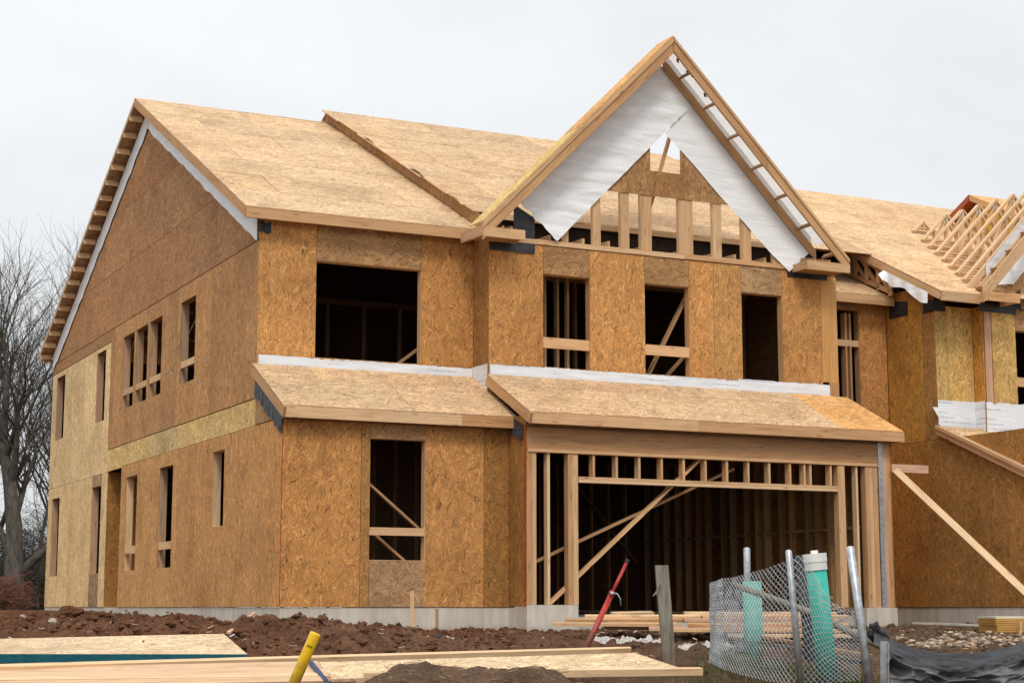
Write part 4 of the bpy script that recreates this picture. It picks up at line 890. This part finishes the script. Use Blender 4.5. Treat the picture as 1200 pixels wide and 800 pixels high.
for x, y, d, lab in ((831, 724, 24.86, 'upper small blue tape tag on the end of a board'), (822, 734, 24.58, 'lower small blue tape tag on a board near the grey post')):
    m = MB(); c = at(x, y, d); m.bar(c, c + R0 * .05, .02, .045, (0, 0, 1), C3); c2 = at(x, y, d - .01)
    m.bar(c2 + R0 * .03 + V((0, 0, -.03)), c2 + R0 * .06 + V((0, 0, -.035)), .004, .03, (0, 0, 1), C3); tag(m.build('tape_tag', STRAP), lab, 'tape')
# crumpled film
def crumple(name, s0, d0, ls, ld, h, lab, seed):
    m = MB()
    def f(u, v):
        s = s0 + ls * (u - .5) + .06 * noise.noise(V((u * 5, v * 5, seed))); d = d0 + ld * (v - .5)
        e = min(u, 1 - u, v, 1 - v) * 6
        return site(s, d, ground_z(s, d) + .005 + h * abs(noise.noise(V((u * 7, v * 4, seed)))) * min(1, e) + .03 * abs(noise.noise(V((u * 21, v * 14, seed)))))
    m.grid(f, 44, 20, uvs=(1, 1)); tag(m.build(name, CRUMP, None, False), lab, 'plastic sheet')
crumple('plastic_sheet', 1.6, 23.7, .95, .6, .09, 'crumpled white film on the mud behind the red pole', 3)
crumple('plastic_sheet', 2.5, 22.8, .8, .6, .07, 'dirty white film in the mud right of the grey post', 8)
m = MB(); c = at(524, 748, 23.2)
m.lump(c, .055, (.8, .8, .8), .8, 9); m.lump(c + R0 * .06, .035, (.8, .8, .8), .6, 8); tag(m.build('paper_scrap', CRUMP), 'balled up white scrap lying on the dark soil below the window', 'scrap')
m = MB(); c = at(514, 747, 23.25); m.bar(c, c + R0 * .05 + V((0, 0, .03)), .03, .05, (0, 0, 1), C3); m.lump(c + R0 * .01, .018, C3, .6, 6); tag(m.build('plastic_scrap', STRAP), 'small blue scrap beside the balled white one', 'scrap')
m = MB(); c = site(*px(407, 741, 23.6)[:1], 23.6, 0); s_, z_ = px(407, 742, 23.6)
m.prism([site(s_ - .10, 23.6, z_ - .02), site(s_ + .10, 23.5, z_ - .03), site(s_ + .03, 23.75, z_ + .09)], (0, -1, .4), .03, (.62, .48, .33), lambda p: (p.x, p.z)); tag(m.build('wood_offcut', LUM), 'triangular pale offcut sticking out of the dirt near the corner', 'offcut')

# sheets and planks in front --------------------------------------------------
def sheet(pts, th, tint, name, mats, lab, cat, group=None, edge=None):
    """pts: back-left, back-right, front-right, front-left of the top face"""
    m = MB(); A, B, C_, D = pts; n = (B - A).cross(D - A).normalized()
    if n.z < 0: n = -n
    ax = (B - A).normalized(); ay = n.cross(ax); of = R.uniform(0, 20); top = [A, D, C_, B]
    if (top[1] - top[0]).cross(top[2] - top[0]).dot(n) < 0: top = top[::-1]
    uvf = lambda p: ((p - A).dot(ax) + of, (p - A).dot(ay) + of)
    m.face(top, [uvf(p) for p in top], tint, 0)
    bot = [p - n * th for p in top]; m.face(bot[::-1], [uvf(p) for p in bot[::-1]], tint, 0)
    for i in range(4):
        p, q = top[i], top[(i + 1) % 4]; P, Q = bot[i], bot[(i + 1) % 4]
        L = (q - p).length; m.face([q, p, P, Q], [(L + of, of), (of, of), (of, of + th), (L + of, of + th)], tint, 1 if edge else 0)
    return tag(m.build(name, mats), lab, cat, group)
sheet([at(-140, 751, 21.0), at(262, 742, 21.4), at(290, 766, 20.0), at(-140, 765.5, 19.8)], .10, (.68, .50, .32), 'board_stack', [OSB, BLUEP], 'stack of pale sheets with blue green painted edges on the dirt at left', 'board stack', None, True)
PG = 'long planks laid side by side across the foreground'
def plank(a, b_, w, th, tint, lab, tilt, mat=LUM, face='h'):
    m = MB(); m.bar(a, b_, w, th, V((0, 0, 1)) - F0 * tilt, tint); return tag(m.build('plank', mat), lab, 'plank', PG)
def wide(x0, y0, d0, x1, y1, d1, x2, y2, d2, x3, y3, d3, th, tint, lab, mat=LUM):
    return sheet([at(x0, y0, d0), at(x1, y1, d1), at(x2, y2, d2), at(x3, y3, d3)], th, tint, 'plank', [mat], lab, 'plank', PG)
wide(-60, 779, 17.6, 738, 757, 19.6, 740, 759, 19.50, -60, 782.5, 17.52, .06, L_PALE, 'rearmost plank, its long pale top edge ending beside the red pole')
wide(-60, 783, 17.7, 372, 774, 18.3, 386, 789, 17.75, -60, 793.0, 17.2, .08, (.62, .42, .26), 'broad plank left of the yellow pipe with a small dark patch')
wide(-60, 793.5, 17.15, 376, 787.5, 17.7, 388, 791, 17.55, -60, 797, 17.0, .05, L_PALE, 'narrow plank in front of the broad one, left of the yellow pipe')
wide(-60, 798, 16.95, 380, 791.5, 17.5, 386, 797, 17.3, -60, 806, 16.8, .06, (.60, .40, .24), 'frontmost plank at the bottom left')
wide(374, 775, 18.35, 744, 764.5, 19.25, 800, 783, 18.35, 388, 795, 17.7, .03, (.68, .49, .30), 'wide flat sheet right of the yellow pipe behind the mound', OSB)
wide(430, 785, 17.6, 820, 781, 18.45, 824, 783, 18.38, 426, 788, 17.45, .07, (.68, .47, .28), 'short front plank whose right end overhangs the grass')
m = MB(); m.bar(at(363, 774, 18.2), at(382, 797, 17.3), .05, .012, (0, 0, 1), C3); m.bar(at(382, 797, 17.29), at(384, 812, 17.2), .05, .012, F0, C3); tag(m.build('strap', STRAP), 'dark blue strap lying over the planks beside the yellow pipe', 'strap')
for x, d in ((30, 17.9), (420, 18.2), (660, 18.9)):
    s0 = (x - 600) / 2066 * d; m = MB(); zt = px(x, 800, d)[1] - .03
    m.bar(site(s0, d - .9, zt - .16), site(s0, d + .9, zt - .02), .14, .14, (0, 0, 1), lum(L_BROWN)); tag(m.build('bearer', LUMD), {30: 'timber bearer under the left end of the planks', 420: 'timber bearer under the middle of the planks', 660: 'timber bearer under the right end of the planks'}[x], 'bearer')
# thin stick leaning on the dirt at left
m = MB(); m.bar(at(268, 741, 21.8), at(298, 718, 25.2), .05, .03, (0, 0, 1), lum(L_PINK)); tag(m.build('stick', LUM), 'thin lath leaning on the dirt berm near the house corner', 'stick')
# survey stakes
m = MB(); b0, t0 = at(484, 738, 24.4), at(483, 693, 24.4); m.bar(b0 - V((0, 0, .1)), t0, .05, .07, F0, lum(L_TAN)); m.face([t0 - R0 * .03, t0 + R0 * .03, t0 + V((0, 0, .02))], [(0, 0)] * 3, L_TAN); tag(m.build('stake', LUM), 'tall pale wooden stake in front of the concrete footing', 'stake', 'wooden survey stakes')
m = MB(); b0, t0 = at(512, 735, 25.6), at(512, 713, 25.6); m.bar(b0 - V((0, 0, .1)), t0, .04, .075, F0, lum(L_BROWN)); m.lump(t0, .02, L_PINK, .5, 6); tag(m.build('stake', LUM), 'short brown stake against the concrete, right of the tall pale one', 'stake', 'wooden survey stakes')
# yellow pipe
m = MB(); b0 = at(344, 801, 15.5); t0 = at(370, 741, 15.5); ax = (t0 - b0).normalized()
m.tube([b0 - ax * .75, t0 - ax * .02, t0 - ax * .006, t0], [.050, .050, .048, .042], 20); y_ = m.build('marker_pipe', YEL, None, True); tag(y_, 'bright yellow plastic pipe leaning out of the ground before the planks', 'pipe')
m = MB(); c = t0 - ax * .13; n_ = (CAM - c).normalized(); sd = ax.cross(n_).normalized()
for i in range(3): m.bar(c + sd * (.016 - .018 * i) + n_ * .0515 - ax * .008, c + sd * (.016 - .018 * i) + n_ * .0515 + ax * .010, .010, .003, n_, (.05, .05, .05))
m.build('print', make_tint('black_ink'), y_)
# red jack pole
E = empty('jack_pole', 'red telescopic steel pole with a crank leaning in the mud before the garage', 'pole')
b0, k0, t0 = at(686, 760, 22.0), at(717, 695, 22.3), at(735, 657, 22.5); ax = (t0 - b0).normalized()
m = MB(); m.tube([b0 - ax * .15, k0], .037, 14); m.build('outer_tube', RED, E, True)
m = MB(); m.tube([k0 - ax * .02, t0 - ax * .03], .022, 14); m.build('inner_tube', RED, E, True)
m = MB(); m.tube([k0 - ax * .03, k0 + ax * .02], .044, 14); m.build('collar', RED, E, True)
m = MB(); m.tube([t0 - ax * .03, t0 + ax * .02], .027, 12, (.05, .05, .05)); m.build('cap', make_plain('dark_rubber', (.02, .02, .02), (.05, .05, .05), 8), E, True)
m = MB(); m.tube([k0 - F0 * .07, k0 + R0 * .06 - F0 * .08, k0 + R0 * .10 - F0 * .08 - V((0, 0, .06)), k0 + R0 * .11 - F0 * .08 - V((0, 0, .16))], .008, 6); m.build('crank', STEEL, E, True)
m = MB(); m.tube([k0 - F0 * .06, k0 - F0 * .10], .03, 10); m.build('bolt', STEEL, E, True)
# weathered post
m = MB(); b0, t0 = at(786, 778, 20.6), at(775, 662, 20.6); 
def post(m, b0, t0, w, d_, n=8):
    for i in range(n):
        pass
    ax = (t0 - b0).normalized(); sx = R0; sy = F0
    rings = []
    for i in range(n + 1):
        c = b0.lerp(t0, i / n); j = lambda: 1 + R.uniform(-.025, .025)
        rings.append([c + sx * (w / 2 * a * j()) + sy * (d_ / 2 * b_ * j()) for a, b_ in ((-1, -1), (-.2, -1.06), (1, -1), (1, 1), (0, 1), (-1, 1))])
    i0 = len(m.v); k = 6
    for q in rings: m.v += [tuple(p) for p in q]
    for i in range(n):
        for j in range(k): m.f.append((i0 + i * k + j, i0 + i * k + (j + 1) % k, i0 + (i + 1) * k + (j + 1) % k, i0 + (i + 1) * k + j)); m.uv += [(0, 0)] * 4; m.c.append((C3, 4)); m.mi.append(0)
    m.f.append(tuple(i0 + n * k + j for j in range(k))); m.uv += [(0, 0)] * k; m.c.append((C3, k)); m.mi.append(0)
post(m, b0 - V((0, 0, .2)), t0, .15, .12); 
for q in range(3): m.bar(at(769 - 2 * q, 696 + q, 20.5), at(775, 684, 20.5), .01, .012, F0, C3)
tag(m.build('fence_post', GREYWOOD), 'weathered grey square timber post standing before the garage opening', 'post')
# green pipes
def pipe(name, xb, yb, xt, yt, d, r, mat, cap, lab):
    e = empty(name, lab, 'pipe', 'green sewer pipes standing in the ground'); b0, t0 = at(xb, yb, d), at(xt, yt, d); ax = (t0 - b0).normalized()
    m = MB(); m.tube([b0 - ax * .3, t0], r, 24); m.build('tube', mat, e, True)
    if cap:
        m = MB(); m.tube([t0 - ax * .17, t0 - ax * .165, t0 + ax * .01, t0 + ax * .012], [r * 1.0, r * 1.1, r * 1.1, r * 1.02], 24); m.tube([t0 - ax * .08, t0 - ax * .078, t0 + ax * .015], [r * 1.1, r * 1.16, r * 1.16], 24)
        cp = m.build('cap', WHITEPVC, e, False); m = MB(); m.bar(t0 + ax * .014, t0 + ax * .05, .07, .07, F0, C3); m.build('plug', WHITEPVC, cp)
    else:
        m = MB(); m.tube([t0 - ax * .005, t0 + ax * .006], r * .98, 24); m.build('rim', mat, e)
    return e
pipe('sewer_pipe', 970, 790, 954.5, 650, 19.0, .112, TEAL, True, 'bright green pipe with a white cap between the galvanised posts')
pipe('sewer_pipe', 884, 776, 881, 681, 20.9, .115, PALETEAL, False, 'dusty pale green uncapped pipe inside the curl of chain link')
# chain-link fence remnant
E = empty('chain_link_fence', 'curled remnant of galvanised chain link fence on three leaning steel posts', 'fence')
def fpost(xb, yb, xt, yt, d0, d1, r):
    m = MB(); b0, t0 = at(xb, yb, d0), at(xt, yt, d1); ax = (t0 - b0).normalized(); m.tube([b0 - ax * .3, t0 - ax * .01, t0 + ax * .004, t0 + ax * .012], [r, r, r * .8, r * .3], 14); m.build('post', STEEL, E, True)
fpost(938, 797, 924, 645, 18.6, 18.8, .036); fpost(1019, 801, 996, 641, 18.0, 18.4, .045); fpost(877, 745, 875, 642, 21.6, 21.6, .042)
# plan curve of the mesh (px, top y, bottom y, d)
cv = [(884, 683, 772, 21.9), (868, 676, 778, 21.7), (848, 677, 778, 21.3), (833, 682, 774, 20.7), (832, 684, 776, 20.3), (845, 679, 783, 19.8), (868, 673, 790, 19.4), (895, 666, 797, 19.0), (924, 656, 801, 18.75), (940, 648, 804, 18.7), (955, 672, 803, 18.65), (972, 703, 800, 18.6), (990, 713, 798, 18.55), (1008, 716, 797, 18.4)]
pts_t = [at(x, a, d) for x, a, b_, d in cv]; pts_b = [at(x, b_, d) for x, a, b_, d in cv]
ln = [0]
for a, b_ in zip(pts_b, pts_b[1:]): ln.append(ln[-1] + (b_ - a).length)
def ev(L, h):
    i = 0
    while i < len(ln) - 2 and ln[i + 1] < L: i += 1
    t = (L - ln[i]) / (ln[i + 1] - ln[i]); t = min(1, max(0, t)); tt = t * t * (3 - 2 * t) * .5 + t * .5
    p = pts_b[i].lerp(pts_b[i + 1], t).lerp(pts_t[i].lerp(pts_t[i + 1], t), h)
    return p + V((0, 0, 0)) + F0 * .05 * noise.noise(V((L * 2, h * 3, 0))) + R0 * .02 * noise.noise(V((L * 3, h * 4, 7)))
NL, NH = int(ln[-1] / .058), 18
m = MB()
for i in range(-NH, NL + 1):
    for dr in (1, -1):
        ps = []
        for k in range(NH + 1):
            a = i + k if dr == 1 else i + NH - k
            if 0 <= a <= NL: ps.append(ev(a / NL * ln[-1], k / NH) + F0 * (.006 * dr * (1 if k % 2 else -1)))
        if len(ps) > 1: m.tube(ps, .0036, 3, cap=False)
m.build('wire_mesh', WIRE, E, True)
# poles around the fence
m = MB(); m.tube([at(858, 684, 20.4), at(950, 717, 19.8), at(1000, 742, 19.4), at(1045, 762, 19.2)], [.035, .04, .04, .04], 9); tag(m.build('pole', GREYWOOD, None, True), 'long weathered pole leaning through the fence in front of the pale pipe', 'pole')
m = MB(); m.tube([at(925, 683, 20.0), at(950, 691, 19.9), at(975, 702, 19.8)], .03, 8); tag(m.build('pole', GREYWOOD, None, True), 'short weathered rail behind the capped green pipe', 'pole')
m = MB(); post(m, at(951, 775, 19.9), at(938, 650, 19.9), .13, .05); tag(m.build('fence_post', make_plain('dark_wood', (.03, .032, .036), (.08, .082, .088), 4)), 'dark flat post standing just behind the capped green pipe', 'post')
m = MB(); m.bar(at(890, 752, 20.5), at(1012, 776, 19.6), .09, .04, (0, 0, 1), (.11, .10, .085)); m.bar(at(890, 745, 20.9), at(1020, 768, 20.0), .14, .03, (0, 0, 1), L_BROWN); tag(m.build('plank', LUMD), 'muddy plank lying behind the chain link at the foot of the posts', 'plank')
# silt fence
E = empty('silt_fence', 'sagging black silt fence with grey film bunched at a steel stake', 'silt fence')
tp = [(1022, 737), (1032, 743), (1050, 752), (1075, 760), (1105, 765), (1140, 765), (1170, 760), (1200, 752), (1260, 735)]
def top_y(x): return lerp(tp, x)
def sf_(x, v, seed, y0, y1, amp, dd):
    y = top_y(x) + y0 + (y1 - y0) * v; fold = noise.noise(V((x * .012 + v * 1.6, v * 2.2 - x * .02, seed))) + .5 * noise.noise(V((x * .05 + v * 3.3, v * 3, seed + 4)))
    return at(x, y + 5 * fold * v, 18.3 + dd - .25 * v + amp * fold)
m = MB(); m.grid(lambda u, v: sf_(1024 + 236 * u, v, 2, 0, 15, .05, 0), 60, 6, uvs=(2.2, .2)); m.build('fabric', SILT, E, True)
def film_f(u, v):
    x = 1040 + 220 * u
    p = sf_(x, v, 7, 11, 62, .10, .03)
    q = V((u * 5.0 - v * 1.7, v * 3.2 + u * 2.2, 3)); q2 = V((u * 2.2 + v * 3.5, v * 1.4 - u * 3.0, 11))
    rg = (1 - abs(noise.noise(q)) * 2.4) * .11 + (1 - abs(noise.noise(q2)) * 2.6) * .10 + (1 - abs(noise.noise(q * 2.7)) * 2) * .035 + noise.noise(q * 7) * .012
    return p - F0 * rg * min(1, v * 5) + V((0, 0, -.1 * max(0, .12 - u) * v * 5 + .03 * noise.noise(q * 2)))
m = MB(); m.grid(film_f, 170, 64, uvs=(2.4, 1.6)); m.build('film', FILM, E, True)
m = MB()
for i in range(7):
    a = at(1018 + R.uniform(-4, 12), 735 + R.uniform(-3, 14), 18.35); b_ = a + R0 * R.uniform(.02, .16) + V((0, 0, R.uniform(-.16, .06))); m.tube([a, a.lerp(b_, .5) + V((0, 0, .03)), b_], [.02, .045, .02], 6)
m.build('knot', SILT, E, True)
m = MB(); m.bar(at(1036, 812, 18.0), at(1036, 751, 18.0), .08, .03, F0, C3); m.bar(at(1040.5, 812, 17.98), at(1040.5, 753, 17.98), .012, .06, F0, C3); m.build('stake', STEEL, E)
# sheet bundle at the right
E = empty('sheet_bundle', 'square bundle of orange plywood sheets on the ground by the right foundation', 'bundle')
c0 = at(1168, 742, 25.6); zt = px(1168, 721, 25.6)[1]; hgt = zt - c0.z
for i in range(7):
    m = MB(); z_ = c0.z + .02 + i * (hgt - .03) / 7; q = R.uniform(-.012, .012); t_ = jit((.56, .30, .08), .12) if i < 6 else (.75, .66, .5)
    p = V((c0.x, c0.y, z_)) + R0 * q; m.frame_box(p, R0, F0, V((0, 0, 1)), 1.25, 1.0, (hgt - .03) / 7 - .004, t_); m.build('sheet', LUM, E)
m = MB(); p = V((c0.x, c0.y, c0.z - .1)); m.frame_box(p + R0 * .05 + F0 * .02, R0, F0, V((0, 0, 1)), 1.1, .1, .119, lum(L_BROWN)); m.build('bearer', LUM, E)
m = MB(); m.bar(at(1195, 743, 25.5), at(1195, 728, 25.5), .03, .09, F0, L_PALE); tag(m.build('stake', LUM), 'stubby pale stake against the plywood bundle', 'stake', 'wooden survey stakes')
# pale concrete-splash strip by the right foundation
m = MB(); m.bar(at(1072, 729.5, 28.3), at(1166, 733, 27.0), .12, .03, (0, 0, 1), (.6, .56, .5)); tag(m.build('board', LUMD), 'muddy whitish board lying along the foundation left of the plywood bundle', 'board')
# wall brace at right
m = MB(); a = V((10.97, YG - .03, 2.36)); b_ = at(1236, 726, 27.2); m.bar(a, b_, .115, .04, F0, lum(L_PALE, .03)); tag(m.build('brace_board', LUM), 'long board propped from the garage corner down to the ground at right', 'brace')
# pale stones in the dirt
for x, y, d, r_, lab in ((62, 728, 27, .075, 'pale rounded stone in the red dirt at far left'), (27, 722, 28, .05, 'small pale stone at the left edge of the dirt'), (303, 762, 21.2, .16, 'big grey clod beside the corner of the sheet stack')):
    m = MB(); s_, z_ = px(x, y, d); m.lump(at(x, y, d), r_, (.40, .33, .27) if r_ < .1 else (.20, .15, .11), .8, 9); m.lump(at(x + 2, y + 1, d - .04), r_ * .6, (.38, .32, .26) if r_ < .1 else (.19, .14, .1), .8, 8); tag(m.build('stone', STONE), lab, 'stone')
m = MB(); m.lump(at(82, 717, 31), .17, (.27, .13, .07), .8, 12); m.lump(at(90, 718, 30.8), .14, (.25, .115, .06), .8, 10); m.lump(at(77, 719, 30.7), .11, (.25, .12, .065), .7, 9); tag(m.build('soil_lump', CLOD), 'large rounded reddish lump of soil on the berm by the house', 'soil')

# =================================================================== TREES
def grow(mt, mc, p, d, L, r, lev, maxlev, rng, spread):
    n = 4 if lev == 0 else 3; pts = [p]; rad = [r]; q = p.copy(); dd = d.copy()
    for i in range(n):
        dd = (dd + V((rng.uniform(-1, 1), rng.uniform(-1, 1), rng.uniform(-.5, .8))) * (.10 + .05 * lev) + V((0, 0, .05))).normalized()
        q = q + dd * L / n; pts.append(q); rad.append(r * (1 - .55 * (i + 1) / n))
    (mt if lev == 0 else mc).tube(pts, rad, 9 if lev == 0 else (5 if lev < 2 else 3), cap=False)
    if lev >= maxlev: return
    k = (8 if lev == 0 else rng.choice([6, 7]) if lev == 1 else rng.choice([5, 6]) if lev == 2 else 5)
    for i in range(k):
        t = rng.uniform(.28 if lev else .2, 1.0) if i else 1.0
        a = min(n - 1, int(t * n)); f = t * n - a; b0 = pts[a].lerp(pts[a + 1], f); base = (pts[a + 1] - pts[a]).normalized()
        o = base.orthogonal().normalized(); o = Matrix.Rotation(rng.uniform(0, 6.28), 3, base) @ o
        sp = spread * rng.uniform(.6, 1.3) * (.5 if i == 0 else 1)
        nd_ = (base * math.cos(sp) + o * math.sin(sp) + V((0, 0, .12))).normalized()
        grow(mt, mc, b0, nd_, L * rng.uniform(.45, .72), max(.006, rad[a] * (.5 + .15 * (i == 0))), lev + 1, maxlev, rng, spread)
def tree(s, d, h, r, seed, lab, group, ml=4, spread=.75, lean=(0, 0)):
    rng = random.Random(seed); e = empty('bare_tree', lab, 'tree', group); mt, mc = MB(), MB()
    b0 = site(s, d, ground_base(s, d) - .1); e.location = b0
    grow(mt, mc, V((0, 0, 0)), V((lean[0], lean[1], 1)).normalized(), h * .5, r, 0, ml, rng, spread)
    mt.build('trunk', BARK, e, True); mc.build('crown', TWIG, e, True); return e
TG = 'bare winter trees behind the house'
tree(-15.6, 55, 11.2, .36, 3, 'bare tree with the thickest dark trunk near the left edge', TG, 4, .7)
tree(-13.6, 58, 12.0, .22, 11, 'tall bare tree right against the gable end, its crown above the eave', TG, 4, .6)
tree(-18.6, 62, 12, .26, 21, 'slender bare tree standing furthest left, cut by the frame', TG, 4, .65, (.05, 0))
tree(-15.2, 68, 12.6, .2, 35, 'thin bare tree behind the thick dark trunk', TG, 4, .6)
tree(-12.2, 64, 12.5, .2, 47, 'bare tree mostly hidden behind the gable wall', TG, 4, .6)
for q, (ts, td, th, tr_, sd_, lab) in enumerate(((-17.4, 57, 12, .15, 71, 'thin forked bare tree left of the thick trunk'), (-14.6, 60, 11.5, .14, 83, 'thin bare tree between the thick trunk and the gable'), (-16.2, 73, 12.5, .18, 97, 'distant bare tree straight behind the thick trunk'), (-19.6, 75, 12.0, .2, 101, 'distant bare tree near the left edge'), (-15.6, 64, 9.0, .1, 113, 'low spreading bare tree with branches near the ground'), (-13.9, 70, 12.5, .16, 127, 'distant bare tree whose twigs show just left of the eave'))):
    tree(ts, td, th, tr_, sd_, lab, TG, 4, .8 if q in (0, 4) else .62)
tree(-22.5, 58, 12, .25, 59, 'bare tree standing just outside the left edge', TG, 4, .7)
def thicket(s, d, w, h, seed, n, lab, tint, name='shrub'):
    rng = random.Random(seed); m = MB(); e0 = ground_base(s, d)
    for i in range(n):
        a = V((rng.gauss(0, w * .4), rng.gauss(0, .8), 0)); hh = h * rng.uniform(.45, 1.0); p = site(s + a.x, d + a.y, e0 - .05)
        pts = [p]; q = p.copy(); dr = V((rng.uniform(-.5, .5), rng.uniform(-.5, .5), 1)).normalized()
        for k in range(4): dr = (dr + V((rng.uniform(-.5, .5), rng.uniform(-.5, .5), rng.uniform(-.2, .3)))).normalized(); q = q + dr * hh / 4; pts.append(q)
        m.tube(pts, [.02, .016, .012, .008, .004], 3, tint, False)
        for k in range(55):
            c = pts[rng.choice([1, 2, 3, 4])] + V((rng.gauss(0, .2), rng.gauss(0, .2), rng.gauss(0, .22))); a1, a2 = rng.uniform(0, 6.28), rng.uniform(-1, 1); u = V((math.cos(a1), math.sin(a1), a2)).normalized() * rng.uniform(.15, .42); w_ = u.orthogonal().normalized() * rng.uniform(.005, .013)
            kk = rng.uniform(.5, 1.3); m.face([c - u, c - w_, c + u, c + w_], [(0, 0)] * 4, tuple(x * kk for x in tint))
    return tag(m.build(name, BLADE), lab, 'shrub', 'undergrowth behind the house')
thicket(-14.3, 58, 3.0, 3.4, 2, 150, 'dark green brown thicket between the thick trunk and the house corner', (.055, .058, .036))
thicket(-17.2, 60, 3.6, 3.8, 4, 150, 'dark thicket left of the thick trunk', (.05, .048, .034))
thicket(-14.9, 50.5, .6, 1.05, 6, 80, 'low russet bush with dead leaves at the left edge', (.12, .042, .022))
thicket(-13.0, 66, 4.5, 4.8, 8, 160, 'tall dim thicket furthest back beside the house', (.06, .055, .042))
thicket(-19.5, 70, 6, 5.0, 9, 160, 'tall dim thicket far back at the left edge', (.07, .062, .05))

# =================================================================== LIGHT, SKY, CAMERA
world = bpy.data.worlds.new('World'); scene.world = world; world.use_nodes = True
t = world.node_tree; t.nodes.clear(); k = NB(t)
out = t.nodes.new('ShaderNodeOutputWorld'); bg = t.nodes.new('ShaderNodeBackground'); t.links.new(bg.outputs[0], out.inputs[0])
sun_dir = V((.26, .60, -.76)).normalized()            # direction the light travels
el = math.asin(-sun_dir.z); az = math.atan2(-sun_dir.x, -sun_dir.y)
sky = t.nodes.new('ShaderNodeTexSky'); sky.sky_type = 'NISHITA'; sky.sun_disc = False; sky.sun_elevation = el; sky.sun_rotation = az; sky.dust_density = 4
dirv = k.n('ShaderNodeTexCoord').outputs['Generated']
n1 = k.noise(k.mapping(dirv, (1.6, 1.6, 2.8)), 2.6, 4, .5, .25)
cl = k.ramp(n1, [(.34, (.725, .745, .765)), (.48, (.785, .803, .818)), (.64, (.835, .85, .86))])
sz = k.n('ShaderNodeSeparateXYZ'); k.set(sz.inputs[0], dirv)
up_ = k.math('MULTIPLY_ADD', k.math('POWER', k.math('MAXIMUM', sz.outputs[2], 0.0), 1.3), .95, 1.0)
cl2 = k.n('ShaderNodeVectorMath', operation='SCALE'); k.set(cl2.inputs[0], cl); k.set(cl2.inputs['Scale'], k.math('MULTIPLY', up_, 10.0))
mixc = k.mix(.94, sky.outputs[0], cl2.outputs[0])
k.set(bg.inputs[0], mixc); bg.inputs[1].default_value = .1
sd = bpy.data.lights.new('sun', 'SUN'); sd.energy = 1.5; sd.angle = math.radians(14); sd.color = (1, .95, .88)
so = bpy.data.objects.new('sun', sd); col.objects.link(so); so.rotation_euler = sun_dir.to_track_quat('-Z', 'Y').to_euler()
cd = bpy.data.cameras.new('camera'); cd.sensor_width = 36; cd.lens = 60.9; cd.clip_end = 3000; cd.clip_start = .1
co = bpy.data.objects.new('camera', cd); col.objects.link(co); co.location = CAM; co.rotation_euler = (math.radians(90 + 8.71), 0, -A_); scene.camera = co
scene.view_settings.view_transform = 'Standard'; scene.view_settings.look = 'None'; scene.view_settings.exposure = 0; scene.view_settings.gamma = 1
scene.render.engine = 'CYCLES'
